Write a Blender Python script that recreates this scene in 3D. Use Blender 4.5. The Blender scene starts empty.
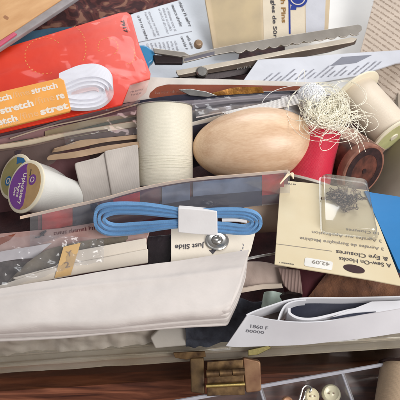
import bpy, bmesh, math, random
from mathutils import Vector, Matrix, noise
random.seed(7)
sc = bpy.context.scene
C = sc.collection
R = math.radians
sc.unit_settings.system = 'METRIC'
sc.unit_settings.scale_length = 0.01          # one unit = one centimetre

# ------------------------------------------------------------------ camera
PITCH, FOV, DIST = R(50), R(40), 26.0
VIEW = Vector((0, math.cos(PITCH), -math.sin(PITCH)))
UP = Vector((0, math.sin(PITCH), math.cos(PITCH)))
RIGHT = Vector((1, 0, 0))
CAM = Vector((0, 0, 5)) - VIEW * DIST
cd = bpy.data.cameras.new('camera'); cam = bpy.data.objects.new('camera', cd); C.objects.link(cam)
cam.location = CAM; cam.rotation_euler = (math.pi/2 - PITCH, 0, 0)
cd.sensor_width = 36; cd.angle = FOV; cd.clip_start = 0.5; cd.clip_end = 500
cd.dof.use_dof = True; cd.dof.focus_distance = 25.0; cd.dof.aperture_fstop = 0.42
sc.camera = cam

# ------------------------------------------------------------------ light
w = bpy.data.worlds.new('World'); sc.world = w; w.use_nodes = True
bg = w.node_tree.nodes['Background']; bg.inputs[0].default_value = (1.0, 0.97, 0.97, 1); bg.inputs[1].default_value = 0.46
def area(name, loc, target, sx, sy, power, col):
    l = bpy.data.lights.new(name, 'AREA'); l.shape = 'RECTANGLE'; l.size = sx; l.size_y = sy; l.energy = power; l.color = col
    o = bpy.data.objects.new(name, l); C.objects.link(o); o.location = loc
    o.rotation_euler = (Vector(target) - Vector(loc)).to_track_quat('-Z', 'Y').to_euler()
area('window_light', (36, -30, 46), (0, 0, 3), 34, 34, 44000, (1.0, 0.975, 0.955))
area('room_light', (8, 58, 50), (0, 0, 3), 46, 34, 36000, (0.96, 0.98, 1.0))
sc.view_settings.view_transform = 'Standard'; sc.view_settings.look = 'None'
sc.view_settings.exposure = -0.24; sc.view_settings.gamma = 1
sc.render.engine = 'CYCLES'
sc.cycles.transparent_max_bounces = 24

# ------------------------------------------------------------------ geometry helpers
T20 = math.tan(FOV/2)
def ray(px, py):
    return VIEW + RIGHT*((px-200)/200*T20) + UP*(-(py-200)/200*T20)
def W(px, py, z):                              # point of the height-z plane
    d = ray(px, py); t = (z-CAM.z)/d.z
    return CAM + d*t
def WP(p): return W(*p)
def cm(px, p):                                 # size in cm of px pixels at point p
    return px*2*T20*((p-CAM).dot(VIEW))/400
class Frame:                                   # a tilted plane: origin, X along p0->p1, N towards the viewer
    def __init__(s, p0, p1, p2):
        s.o = WP(p0); a = WP(p1)-s.o; b = WP(p2)-s.o
        s.x = a.normalized(); n = a.cross(b).normalized()
        if n.dot(CAM-s.o) < 0: n = -n
        s.n = n; s.y = n.cross(s.x)
        s.m = Matrix(((s.x.x, s.y.x, n.x, s.o.x), (s.x.y, s.y.y, n.y, s.o.y), (s.x.z, s.y.z, n.z, s.o.z), (0, 0, 0, 1)))
    def uv(s, px, py):
        d = ray(px, py); t = (s.o-CAM).dot(s.n)/d.dot(s.n); p = CAM+d*t-s.o
        return p.dot(s.x), p.dot(s.y)
    def up(s, h):
        f = Frame.__new__(Frame); f.x, f.y, f.n = s.x, s.y, s.n; f.o = s.o+s.n*h
        f.m = s.m.copy(); f.m.translation = f.o; return f
def wframe(A, B, D):
    s = Frame.__new__(Frame); s.o = A; s.x = (B-A).normalized(); n = s.x.cross(D-A).normalized()
    if n.dot(CAM-A) < 0: n = -n
    s.n = n; s.y = n.cross(s.x)
    s.m = Matrix(((s.x.x, s.y.x, n.x, s.o.x), (s.x.y, s.y.y, n.y, s.o.y), (s.x.z, s.y.z, n.z, s.o.z), (0, 0, 0, 1))); return s
def flat(z, a=(100, 200), b=(200, 200), c=(100, 100)): return Frame((*a, z), (*b, z), (*c, z))

WM = {}; MAIN = {}
def thing(name, label, cat, loc, group=None, kind=None):
    o = bpy.data.objects.new(name, None); C.objects.link(o); o.empty_display_size = 0.5
    o.location = loc; WM[o] = Matrix.Translation(loc)
    return tag(o, label, cat, group, kind)
def tag(o, label=None, cat=None, group=None, kind=None):
    if label: o['label'] = label
    if cat: o['category'] = cat
    if group: o['group'] = group
    if kind: o['kind'] = kind
    return o
def link(name, me, mat, M, parent=None, smooth=True):
    o = bpy.data.objects.new(name, me); C.objects.link(o)
    if mat: me.materials.append(mat)
    WM[o] = M.copy()
    if parent and parent not in MAIN: MAIN[parent] = o
    if parent: o.parent = parent; o.matrix_basis = WM[parent].inverted() @ M
    else: o.matrix_basis = M
    if smooth:
        for p in me.polygons: p.use_smooth = True
    return o
def mesh(name, vs, fs):
    me = bpy.data.meshes.new(name); me.from_pydata([tuple(v) for v in vs], [], fs); me.update(); return me
def bevel(o, wd, seg=2, ang=35):
    b = o.modifiers.new('bevel', 'BEVEL'); b.width = wd; b.segments = seg; b.limit_method = 'ANGLE'; b.angle_limit = R(ang)
    for p in o.data.polygons: p.use_smooth = True
    n = o.modifiers.new('wn', 'WEIGHTED_NORMAL'); n.keep_sharp = True
    return o
def area2(p): return sum(p[i][0]*p[(i+1) % len(p)][1]-p[(i+1) % len(p)][0]*p[i][1] for i in range(len(p)))/2
def rnd_poly(p, r, n=5):                       # round the corners of a 2-D outline
    out = []
    for i in range(len(p)):
        a, b, c = Vector(p[i-1]), Vector(p[i]), Vector(p[(i+1) % len(p)])
        d1, d2 = (a-b), (c-b); q = min(r, d1.length*.45, d2.length*.45)
        s, e = b+d1.normalized()*q, b+d2.normalized()*q
        for k in range(n+1):
            t = k/n; out.append(tuple(s*(1-t)**2+b*2*t*(1-t)+e*t*t))
    return out
def prism2(name, poly, fr, th, mat, parent=None, bv=0.02, hole=None, top=0.0):
    if area2(poly) < 0: poly = poly[::-1]
    n = len(poly)
    if hole:
        if area2(hole) < 0: hole = hole[::-1]
        vs = [(x, y, top) for x, y in poly]+[(x, y, top) for x, y in hole]+[(x, y, top-th) for x, y in poly]+[(x, y, top-th) for x, y in hole]
        fs = []
        for i in range(n):
            j = (i+1) % n
            fs += [(i, j, n+j, n+i), (2*n+i, 3*n+i, 3*n+j, 2*n+j), (i, 2*n+i, 2*n+j, j), (n+i, n+j, 3*n+j, 3*n+i)]
    else:
        vs = [(x, y, top) for x, y in poly]+[(x, y, top-th) for x, y in poly]
        fs = [tuple(range(n)), tuple(range(2*n-1, n-1, -1))]
        fs += [(i, n+i, n+(i+1) % n, (i+1) % n) for i in range(n)]
    o = link(name, mesh(name, vs, fs), mat, fr.m, parent, False)
    if bv: bevel(o, bv)
    return o
def prism(name, px, fr, th, mat, parent=None, bv=0.02, rnd=0, top=0.0):
    p = [fr.uv(*q) for q in px]
    if rnd: p = rnd_poly(p, rnd)
    return prism2(name, p, fr, th, mat, parent, bv, None, top)
def onto(p): return MAIN.get(p, p) if p.type == 'EMPTY' else p
def decal(name, px, fr, mat, parent, h=0.012, rnd=0):
    parent = onto(parent)
    return prism(name, px, fr, h*.8, mat, parent, 0, rnd, h)
def cr(P, n):                                  # Catmull-Rom resample through tuples
    P = [Vector(p) for p in P]
    if len(P) == 2: return [P[0].lerp(P[1], i/(n-1)) for i in range(n)]
    out = []
    for i in range(n):
        t = i/(n-1)*(len(P)-1); k = min(int(t), len(P)-2); f = t-k
        p0, p1, p2, p3 = P[max(k-1, 0)], P[k], P[k+1], P[min(k+2, len(P)-1)]
        out.append(.5*((2*p1)+(p2-p0)*f+(2*p0-5*p1+4*p2-p3)*f*f+(3*p1-p0-3*p2+p3)*f**3))
    return out
def crc(P, n):
    P = [Vector(p) for p in P]; m = len(P); out = []
    for i in range(n):
        t = i/n*m; k = int(t) % m; f = t-int(t)
        p0, p1, p2, p3 = P[k-1], P[k], P[(k+1) % m], P[(k+2) % m]
        out.append(.5*((2*p1)+(p2-p0)*f+(2*p0-5*p1+4*p2-p3)*f*f+(3*p1-p0-3*p2+p3)*f**3))
    return out
def grid_obj(name, G, th, mat, parent=None, wr=0, ws=1.0, seed=0, smooth=True):
    """G[row][col] world points; front faces the viewer; thickness behind."""
    m, n = len(G), len(G[0])
    N = [[None]*n for _ in range(m)]
    for i in range(m):
        for j in range(n):
            a = G[i][min(j+1, n-1)]-G[i][max(j-1, 0)]; b = G[min(i+1, m-1)][j]-G[max(i-1, 0)][j]
            q = b.cross(a)
            N[i][j] = q.normalized() if q.length > 1e-9 else Vector((0, 0, 1))
    c = sum((G[i][j] for i in range(m) for j in range(n)), Vector())/(m*n)
    s = 1 if sum(N[i][j].dot(CAM-c) for i in range(m) for j in range(n)) > 0 else -1
    vs = []
    for i in range(m):
        for j in range(n):
            d = wr*noise.fractal(G[i][j]*ws+Vector((seed*7.3, 0, 0)), .6, 2, 3) if wr else 0
            vs.append(G[i][j]+N[i][j]*(s*d))
    if th: vs += [vs[i*n+j]-N[i][j]*(s*th) for i in range(m) for j in range(n)]
    L = WM[parent].translation if parent else c
    K = m*n; fs = []
    for i in range(m-1):
        for j in range(n-1):
            a, b, c2, d = i*n+j, i*n+j+1, (i+1)*n+j+1, (i+1)*n+j
            fs.append((a, d, c2, b) if s > 0 else (a, b, c2, d))
            if th: fs.append(tuple(reversed([K+v for v in fs[-1]])))
    if th:
        ring = [j for j in range(n)]+[i*n+n-1 for i in range(1, m)]+[(m-1)*n+j for j in range(n-2, -1, -1)]+[i*n for i in range(m-2, 0, -1)]
        for k in range(len(ring)):
            a, b = ring[k], ring[(k+1) % len(ring)]; fs.append((a, b, K+b, K+a) if s > 0 else (b, a, K+a, K+b))
    me = mesh(name, [v-L for v in vs], fs)
    o = link(name, me, mat, Matrix.Translation(L), parent, smooth)
    if smooth and th:
        e = o.modifiers.new('es', 'EDGE_SPLIT'); e.split_angle = R(50)
    return o
def ruled(name, top, bot, th, mat, parent=None, n=40, m=8, wr=0, ws=1.0, seed=0, belly=0):
    A = [WP(p) for p in cr(top, n)]; B = [WP(p) for p in cr(bot, n)]
    G = []
    for i in range(m):
        t = i/(m-1); off = (CAM-A[0]).normalized()*belly*math.sin(math.pi*t)
        G.append([A[j].lerp(B[j], t)+off for j in range(n)])
    return grid_obj(name, G, th, mat, parent, wr, ws, seed)
def loft(name, path, back, th, mat, parent=None, n=80, closed=False):
    """a strap standing on edge: path of world points, 'back' the width vector, thickness sideways"""
    P = crc(path, n) if closed else cr(path, n)
    b = Vector(back); m = len(P); I, O = [], []
    for i in range(m):
        t = (P[(i+1) % m]-P[i-1]) if closed else (P[min(i+1, m-1)]-P[max(i-1, 0)])
        s = t.cross(b).normalized()*th/2; O.append(P[i]+s); I.append(P[i]-s)
    vs = []
    for i in range(m): vs += [O[i], I[i], I[i]+b, O[i]+b]
    fs = []
    for i in range(m if closed else m-1):
        a, c = 4*i, 4*((i+1) % m)
        for k in range(4): fs.append((a+k, a+(k+1) % 4, c+(k+1) % 4, c+k))
    if not closed: fs += [(3, 2, 1, 0), tuple(4*(m-1)+k for k in range(4))]
    return vs, fs
def build(name, parts, mat, parent=None, smooth=True, es=40, loc=None):
    VS, FS = [], []
    for vs, fs in parts:
        k = len(VS); VS += [Vector(v) for v in vs]; FS += [tuple(k+i for i in f) for f in fs]
    L = WM[parent].translation if parent else (loc or sum(VS, Vector())/len(VS))
    me = mesh(name, [v-L for v in VS], FS)
    bm = bmesh.new(); bm.from_mesh(me); bmesh.ops.recalc_face_normals(bm, faces=bm.faces); bm.to_mesh(me); bm.free()
    o = link(name, me, mat, Matrix.Translation(L), parent, smooth)
    if smooth and es:
        e = o.modifiers.new('es', 'EDGE_SPLIT'); e.split_angle = R(es)
    return o
def tube(P, r, k=6):
    vs, fs = [], []; m = len(P); up = Vector((.13, .21, .97))
    for i in range(m):
        t = (P[min(i+1, m-1)]-P[max(i-1, 0)]).normalized()
        a = t.cross(up); a = a.normalized() if a.length > .01 else Vector((1, 0, 0)); b = t.cross(a)
        rr = r(i/(m-1)) if callable(r) else r
        for j in range(k):
            q = 2*math.pi*j/k; vs.append(P[i]+a*math.cos(q)*rr+b*math.sin(q)*rr)
    for i in range(m-1):
        for j in range(k): fs.append((i*k+j, i*k+(j+1) % k, (i+1)*k+(j+1) % k, (i+1)*k+j))
    fs += [tuple(range(k))[::-1], tuple((m-1)*k+j for j in range(k))]
    return vs, fs
def axis_m(A, B, xh=None):                     # local z from A to B
    z = (B-A).normalized(); x = (xh or Vector((1, 0, 0))); x = (x-z*x.dot(z)).normalized(); y = z.cross(x)
    return Matrix(((x.x, y.x, z.x, A.x), (x.y, y.y, z.y, A.y), (x.z, y.z, z.z, A.z), (0, 0, 0, 1)))
def lathe(name, prof, M, mat, parent=None, k=72, es=35):
    """prof: (z, r) pairs; r=0 closes"""
    vs, fs, rows = [], [], []
    for z, r in prof:
        if r < 1e-6: rows.append([len(vs)]); vs.append((0, 0, z))
        else:
            rows.append([len(vs)+j for j in range(k)])
            vs += [(r*math.cos(2*math.pi*j/k), r*math.sin(2*math.pi*j/k), z) for j in range(k)]
    for a, b in zip(rows, rows[1:]):
        for j in range(k):
            q = (a[j % len(a)], a[(j+1) % len(a)], b[(j+1) % len(b)], b[j % len(b)]); q = tuple(dict.fromkeys(q))
            if len(q) > 2: fs.append(q)
    me = mesh(name, vs, fs)
    bm = bmesh.new(); bm.from_mesh(me); bmesh.ops.recalc_face_normals(bm, faces=bm.faces); bm.to_mesh(me); bm.free()
    o = link(name, me, mat, M, parent, True)
    if es: e = o.modifiers.new('es', 'EDGE_SPLIT'); e.split_angle = R(es)
    return o
def text(body, fr, u, v, size, mat, parent, ang=0, bold=0.0, h=0.010, xs=1.0, align='LEFT', name='lettering', shear=0, fit=None):
    cu = bpy.data.curves.new('t', 'FONT'); cu.body = body; cu.size = size; cu.align_x = align; cu.extrude = 0.001
    cu.offset = bold*size; cu.resolution_u = 4; cu.shear = shear
    to = bpy.data.objects.new('t', cu); C.objects.link(to)
    me = bpy.data.meshes.new_from_object(to.evaluated_get(bpy.context.evaluated_depsgraph_get()))
    bpy.data.objects.remove(to)
    M = fr.m @ Matrix.Translation((u, v, h)) @ Matrix.Rotation(ang, 4, 'Z') @ Matrix.Diagonal((xs, 1, 1, 1))
    if fit:
        xm = max(v.co.x for v in me.vertices)
        if xm > 0: M = M @ Matrix.Diagonal((fit/xm, 1, 1, 1))
    return link(name, me, mat, M, onto(parent), False)
def tpx(body, fr, a, b, size_px, mat, parent, **k):  # text with its baseline from pixel a towards pixel b
    ua, va = fr.uv(*a); ub, vb = fr.uv(*b); p = CAM+ray(*a)*((fr.o-CAM).dot(fr.n)/ray(*a).dot(fr.n))
    return text(body, fr, ua, va, cm(size_px, p), mat, parent, ang=math.atan2(vb-va, ub-ua), fit=math.hypot(vb-va, ub-ua), **k)
def small_print(fr, a, b, nlines, gap, hpx, mat, parent, seed=1, fill=(.6, 1), bold=.16, h=.012, name='small_print', indent=0, step=None):
    """rows of tiny letter-like strokes; first baseline pixel a->b, rows stacked to the letters' foot side, gap in px"""
    rg = random.Random(seed); ua = Vector(fr.uv(*a)); ub = Vector(fr.uv(*b)); d = (ub-ua); L = d.length; d.normalize(); nn = Vector((-d.y, d.x))
    hpx *= .78; bold *= .8
    p = CAM+ray(*a)*((fr.o-CAM).dot(fr.n)/ray(*a).dot(fr.n)); s = cm(hpx, p); g = cm(gap, p)
    vs, fs = [], []; parent = onto(parent); st = None
    if step: st = Vector(fr.uv(a[0]+step[0], a[1]+step[1]))-ua
    def bar(x0, y0, x1, y1, r):
        nonlocal vs, fs
        q = [r+d*x0+nn*y0, r+d*x1+nn*y0, r+d*x1+nn*y1, r+d*x0+nn*y1]; k = len(vs); vs.extend((c.x, c.y, h) for c in q); fs.append((k, k+1, k+2, k+3))
    for i in range(nlines):
        vs, fs = [], []; r = ua+st*i if st else ua-nn*g*i; x = indent*rg.random(); end = L*rg.uniform(*fill)
        while x < end:
            for c in range(rg.randint(2, 9)):
                if x > end: break
                t = s*bold; cw = s*rg.choice((.35, .5, .6, .6)); asc = rg.choice((.7, .7, .7, 1.05))
                kind = rg.randint(0, 4)
                bar(x, 0, x+t, s*asc, r)
                if kind in (0, 1, 3): bar(x+cw-t, 0, x+cw, s*.7, r)
                if kind in (0, 2, 4): bar(x+t, s*.7-t, x+cw, s*.7, r)
                if kind in (1, 2): bar(x+t, 0, x+cw-t*.5, t, r)
                if kind in (3, 4): bar(x+t, s*.32, x+cw-t, s*.32+t*.8, r)
                x += cw+s*.18
            x += s*.45
        link(name, mesh(name, vs, fs), mat, fr.m, parent, False)

def drape(txt, surf, lift=.01):                # lay lettering exactly on a curved sheet
    from mathutils.bvhtree import BVHTree
    Ms = WM[surf]; bv = BVHTree.FromPolygons([Ms @ v.co for v in surf.data.vertices], [tuple(p.vertices) for p in surf.data.polygons])
    M = WM[txt]; Mi = M.inverted(); n = (M.to_3x3() @ Vector((0, 0, 1))).normalized()
    for v in txt.data.vertices:
        p = M @ v.co; h = bv.ray_cast(p+n*.6, -n)
        if h[0]: v.co = Mi @ (h[0]+n*lift)
    return txt
# ------------------------------------------------------------------ materials
def srgb(r, g, b):
    f = lambda c: (c/255/12.92 if c/255 <= .04045 else ((c/255+.055)/1.055)**2.4)
    return (f(r), f(g), f(b), 1)
def newmat(name):
    m = bpy.data.materials.new(name); m.use_nodes = True; nt = m.node_tree; return m, nt, nt.nodes['Principled BSDF']
def nnode(nt, t, **k):
    n = nt.nodes.new(t)
    for a, v in k.items():
        if a.startswith('i_'): n.inputs[a[2:].replace('_', ' ')].default_value = v
        else: setattr(n, a, v)
    return n
def pm(name, rgb, rough=.6, var=.10, vs=.8, bump=.15, bs=6, bd=.05, metal=0, spec=.4, coat=0, sheen=0, rgb2=None, trans=0, stretch=None, sub=0, ior=1.45, detail=4):
    m, nt, b = newmat(name); L = nt.links.new
    tc = nnode(nt, 'ShaderNodeTexCoord'); src = tc.outputs['Object']
    if stretch:
        mp = nnode(nt, 'ShaderNodeMapping'); mp.inputs['Scale'].default_value = stretch; L(src, mp.inputs['Vector']); src = mp.outputs[0]
    nz = nnode(nt, 'ShaderNodeTexNoise'); nz.inputs['Scale'].default_value = vs; nz.inputs['Detail'].default_value = detail; L(src, nz.inputs['Vector'])
    rp = nnode(nt, 'ShaderNodeValToRGB'); c = srgb(*rgb)
    d = srgb(*rgb2) if rgb2 else tuple(x*(1-var*2) for x in c[:3])+(1,)
    rp.color_ramp.elements[0].position = .3; rp.color_ramp.elements[1].position = .68
    rp.color_ramp.elements[0].color = d; rp.color_ramp.elements[1].color = c
    L(nz.outputs['Fac'], rp.inputs['Fac']); L(rp.outputs['Color'], b.inputs['Base Color'])
    b.inputs['Roughness'].default_value = rough; b.inputs['Metallic'].default_value = metal
    b.inputs['Specular IOR Level'].default_value = spec; b.inputs['Coat Weight'].default_value = coat; b.inputs['Coat Roughness'].default_value = .15
    b.inputs['Sheen Weight'].default_value = sheen; b.inputs['Transmission Weight'].default_value = trans; b.inputs['IOR'].default_value = ior
    if sub: b.inputs['Subsurface Weight'].default_value = sub; b.inputs['Subsurface Radius'].default_value = (.3, .25, .2); b.inputs['Subsurface Scale'].default_value = .5
    if bump:
        n2 = nnode(nt, 'ShaderNodeTexNoise'); n2.inputs['Scale'].default_value = bs; n2.inputs['Detail'].default_value = 6; L(src, n2.inputs['Vector'])
        bp = nnode(nt, 'ShaderNodeBump'); bp.inputs['Strength'].default_value = bump; bp.inputs['Distance'].default_value = bd
        L(n2.outputs['Fac'], bp.inputs['Height']); L(bp.outputs[0], b.inputs['Normal'])
    return m
def wave_bump(m, scale, axis='Z', strength=.5, dist=.05, distort=.5, darken=.15):
    nt = m.node_tree; b = nt.nodes['Principled BSDF']; L = nt.links.new
    tc = nnode(nt, 'ShaderNodeTexCoord'); wv = nnode(nt, 'ShaderNodeTexWave', bands_direction=axis)
    wv.inputs['Scale'].default_value = scale; wv.inputs['Distortion'].default_value = distort; wv.inputs['Detail'].default_value = 2
    L(tc.outputs['Object'], wv.inputs['Vector'])
    bp = nnode(nt, 'ShaderNodeBump'); bp.inputs['Strength'].default_value = strength; bp.inputs['Distance'].default_value = dist
    L(wv.outputs['Fac'], bp.inputs['Height'])
    if b.inputs['Normal'].is_linked: L(b.inputs['Normal'].links[0].from_socket, bp.inputs['Normal'])
    L(bp.outputs[0], b.inputs['Normal'])
    if darken and b.inputs['Base Color'].is_linked:
        s = b.inputs['Base Color'].links[0].from_socket
        mx = nnode(nt, 'ShaderNodeMix', data_type='RGBA', blend_type='MULTIPLY'); mr = nnode(nt, 'ShaderNodeMapRange')
        mr.inputs['To Min'].default_value = 1-darken; L(wv.outputs['Fac'], mr.inputs['Value'])
        mx.inputs['Factor'].default_value = 1; L(s, mx.inputs[6]); L(mr.outputs[0], mx.inputs[7]); L(mx.outputs[2], b.inputs['Base Color'])
    return m
def film(name, tint=(247, 248, 250), haze=.06, rough=.12, bump=.3, bs=1.6, gloss=1.0, hazecol=(225, 225, 228)):
    """thin clear plastic: see-through, with a skin of reflections and a little milkiness"""
    m = bpy.data.materials.new(name); m.use_nodes = True; nt = m.node_tree; nt.nodes.clear(); L = nt.links.new
    out = nnode(nt, 'ShaderNodeOutputMaterial'); tr = nnode(nt, 'ShaderNodeBsdfTransparent'); tr.inputs[0].default_value = srgb(*tint)
    gl = nnode(nt, 'ShaderNodeBsdfGlossy'); gl.inputs['Roughness'].default_value = rough
    df = nnode(nt, 'ShaderNodeBsdfDiffuse'); df.inputs[0].default_value = srgb(*hazecol)
    tc = nnode(nt, 'ShaderNodeTexCoord'); nz = nnode(nt, 'ShaderNodeTexNoise'); nz.inputs['Scale'].default_value = bs; nz.inputs['Detail'].default_value = 1
    L(tc.outputs['Object'], nz.inputs['Vector'])
    bp = nnode(nt, 'ShaderNodeBump'); bp.inputs['Strength'].default_value = bump*.5; bp.inputs['Distance'].default_value = .06; L(nz.outputs['Fac'], bp.inputs['Height'])
    L(bp.outputs[0], gl.inputs['Normal'])
    fr = nnode(nt, 'ShaderNodeLayerWeight'); fr.inputs[0].default_value = .5; L(bp.outputs[0], fr.inputs['Normal'])
    pw = nnode(nt, 'ShaderNodeMath', operation='POWER'); pw.inputs[1].default_value = 4; L(fr.outputs['Facing'], pw.inputs[0])
    mu = nnode(nt, 'ShaderNodeMath', operation='MULTIPLY_ADD', use_clamp=True); mu.inputs[1].default_value = .8*gloss; mu.inputs[2].default_value = .04*gloss; L(pw.outputs[0], mu.inputs[0])
    m1 = nnode(nt, 'ShaderNodeMixShader'); m1.inputs[0].default_value = haze; L(tr.outputs[0], m1.inputs[1]); L(df.outputs[0], m1.inputs[2])
    m2 = nnode(nt, 'ShaderNodeMixShader'); L(mu.outputs[0], m2.inputs[0]); L(m1.outputs[0], m2.inputs[1]); L(gl.outputs[0], m2.inputs[2])
    L(m2.outputs[0], out.inputs[0]); return m

INK = pm('black_ink', (70, 68, 74), .7, bump=0)
INKG = pm('grey_ink', (146, 146, 154), .7, bump=0)
INKB = pm('brown_ink', (152, 130, 112), .7, bump=0)
WINK = pm('white_ink', (238, 228, 215), .6, bump=0)
FILM = film('clear_film')
FILM2 = film('soft_bag_film', haze=.16, rough=.2, bump=.1, bs=2.5)
FILMS = film('shiny_film', haze=.05, rough=.08, bump=.5, bs=1.2, gloss=1.6)
WHITE = pm('white_paper', (222, 220, 220), .65, .05, bump=.1)
CREAM = pm('cream_card', (214, 200, 176), .65, .06)
STEEL = pm('steel', (190, 188, 184), .28, .15, 2, .15, 5, metal=1)
BRASS = pm('aged_brass', (126, 100, 68), .42, .3, 2.2, .15, 3, metal=.7, rgb2=(62, 44, 34))

# ================================================================== SETTING
m, nt, b = newmat('walnut_table'); L = nt.links.new
tc = nnode(nt, 'ShaderNodeTexCoord'); mp = nnode(nt, 'ShaderNodeMapping'); mp.inputs['Scale'].default_value = (.12, 1.6, 1.6); mp.inputs['Rotation'].default_value = (0, 0, R(-4))
L(tc.outputs['Object'], mp.inputs['Vector'])
n1 = nnode(nt, 'ShaderNodeTexNoise'); n1.inputs['Scale'].default_value = 2.2; n1.inputs['Detail'].default_value = 8; n1.inputs['Distortion'].default_value = .8; L(mp.outputs[0], n1.inputs['Vector'])
rp = nnode(nt, 'ShaderNodeValToRGB'); e = rp.color_ramp.elements; e[0].position = .33; e[0].color = srgb(58, 30, 24); e[1].position = .66; e[1].color = srgb(150, 94, 70)
e2 = e.new(.5); e2.color = srgb(112, 66, 48)
L(n1.outputs['Fac'], rp.inputs['Fac']); L(rp.outputs[0], b.inputs['Base Color']); b.inputs['Roughness'].default_value = .38
bp = nnode(nt, 'ShaderNodeBump'); bp.inputs['Strength'].default_value = .2; bp.inputs['Distance'].default_value = .03; L(n1.outputs['Fac'], bp.inputs['Height']); L(bp.outputs[0], b.inputs['Normal'])
WOOD = m
tb = link('table_top', mesh('table_top', [(-90, -60, 0), (90, -60, 0), (90, 90, 0), (-90, 90, 0)], [(0, 1, 2, 3)]), WOOD, Matrix(), None, False)
tag(tb, kind='structure')

# ------------------------------------------------------------------ the open plastic sewing box
def railm():
    m = pm('yellowed_clear_plastic', (234, 226, 210), .22, .12, .5, .25, 1.2, trans=.72, rgb2=(206, 194, 172), coat=.8)
    return m
RAIL = railm(); WALLF = film('box_wall_plastic', tint=(225, 220, 208), haze=.0, rough=.1, bump=.1, bs=.6)
TAUPE = pm('dull_box_side', (158, 146, 132), .6, .08, .4, .1, 3)
BACKW = pm('white_box_back', (238, 238, 236), .5, .05, .4, .05, 3)
FLOORM = pm('box_floor_plastic', (70, 52, 48), .5, .2, 1)
box = thing('sewing_box', 'clear yellowed plastic sewing box crammed full, its front rail across the lower part', 'sewing box', (0, 0, 0.02))
T = lambda x: 352-.07*x
Lw = lambda x: 373.5-.063*x
xs = [-30, 40, 110, 180, 250, 320, 430]
rows = [[(x, T(x)-1, 1.9) for x in xs], [(x, T(x), 2.42) for x in xs], [(x, T(x)+4.5, 2.42) for x in xs], [(x, T(x)+5.5, 2.32) for x in xs], [(x, T(x)+10, 2.30) for x in xs],
        [(x, T(x)+11.5, 2.5) for x in xs], [(x, T(x)+15.5, 2.5) for x in xs], [(x, T(x)+17, 2.3) for x in xs], [(x, Lw(x), 2.0) for x in xs]]
grid_obj('front_rail', [[WP(p) for p in cr(r, 60)] for r in rows], .18, RAIL, box, .03, .6)
a0, a1 = W(-30, Lw(-30), 2.0), W(430, Lw(430), 2.0)
a0.y -= .0; fw = [[a0.copy(), a1.copy()], [Vector((a0.x, a0.y, .05)), Vector((a1.x, a1.y, .05))]]
grid_obj('front_wall', fw, .12, WALLF, box, smooth=False)
fl = [[Vector((-14, a0.y+22, .2)), Vector((13, a0.y+25, .2))], [Vector((-14, a0.y+.4, .2)), Vector((13, a1.y+.4, .2))]]
grid_obj('floor', fl, .12, FLOORM, box, smooth=False)
ruled('back_wall', [(285, -40, 5.2), (372, -40, 5.2), (412, -40, 5.2)], [(285, 95, 2.4), (372, 95, 2.4), (412, 95, 2.4)], .15, BACKW, box, 20, 6)
ruled('side_wall', [(399, 60, 4.2), (402, 130, 4.4), (440, 214, 4.6)], [(374, 90, 1.5), (366, 170, 2.0), (352, 240, 2.2)], .15, TAUPE, box, 20, 8, .02)

# dark filler sheet; its plum colour paints the shade in the gaps between packets
DK = pm('dark_plum_gap_fill', (92, 56, 58), .9, .25, 1.2, .5, 9, sheen=.3, rgb2=(46, 34, 40))
bt = ruled('gap_fill_sheet', [(-30, -30, 2.2), (150, -30, 2.2), (300, 30, 2.0), (430, 40, 2.0)], [(-30, 345, 2.0), (150, 335, 2.0), (300, 325, 2.0), (430, 318, 2.0)], .1, DK, None, 60, 60, .45, .5, 3)
tag(bt, 'dark plum sheet added to paint the shaded gaps beneath all the packets', 'cloth')

# ================================================================== TOP LEFT
KRAFT = pm('kraft_board', (214, 168, 118), .55, .07, .5, .1, 3, rgb2=(196, 146, 96), stretch=(1, 3, 1))
GREYP = pm('grey_plastic', (150, 142, 142), .35, .12, 1.2, .1)
PINKP = pm('pink_plastic', (206, 90, 116), .4, .1)
f = Frame((0, 44, 7.2), (70, 0, 7.2), (0, 0, 7.5))
t = thing('kraft_box', 'tan kraft board lid with a grey and pink edge, in the top left corner', 'box', W(20, 20, 7.2))
prism('board', [(-40, 64), (0, 40), (62, -1), (95, -22), (40, -60), (-60, -40)], f, .12, KRAFT, t, .03)
prism('edge_strip', [(-40, 73), (0, 47.5), (73, 0), (102, -20), (92, -24), (60, -1), (0, 40), (-40, 64)], f, .25, GREYP, t, .05, top=-.06)
prism('pink_strip', [(-40, 69), (0, 46), (17, 34), (14, 32), (0, 41), (-40, 66)], f, .12, PINKP, t, .03, top=.02)
bl = pm('worn_spot', (168, 118, 82), .7)
prism('spot', [(5, 15), (9, 17.5), (8, 20), (5, 19), (3, 17)], f, .01, bl, t, 0, .1, top=.01)

# patterned fabric
m = pm('floral_brown_fabric', (70, 40, 38), .85, .2, 1, .3, 12); nt = m.node_tree; b = nt.nodes['Principled BSDF']; L = nt.links.new
tc = nnode(nt, 'ShaderNodeTexCoord'); vo = nnode(nt, 'ShaderNodeTexNoise'); vo.inputs['Scale'].default_value = .9; vo.inputs['Distortion'].default_value = 1.4; L(tc.outputs['Object'], vo.inputs['Vector'])
rp = nnode(nt, 'ShaderNodeValToRGB'); e = rp.color_ramp.elements; e[0].position = .42; e[0].color = srgb(60, 34, 36); e[1].position = .62; e[1].color = srgb(138, 98, 82)
x = e.new(.5); x.color = srgb(98, 54, 52); x = e.new(.56); x.color = srgb(84, 48, 46); L(vo.outputs['Fac'], rp.inputs['Fac']); L(rp.outputs[0], b.inputs['Base Color'])
o = ruled('patterned_pouch', [(40, -30, 5.4), (100, -34, 5.6), (175, -30, 5.2), (215, -30, 5)], [(30, 42, 4.0), (75, 27, 4.2), (125, 16, 4.3), (215, 12, 4.0)], .3, m, None, 50, 20, .25, .5, 2)
tag(o, 'dark brown and rose patterned fabric pouch between the kraft lid and the white leaflet', 'fabric pouch')
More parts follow.
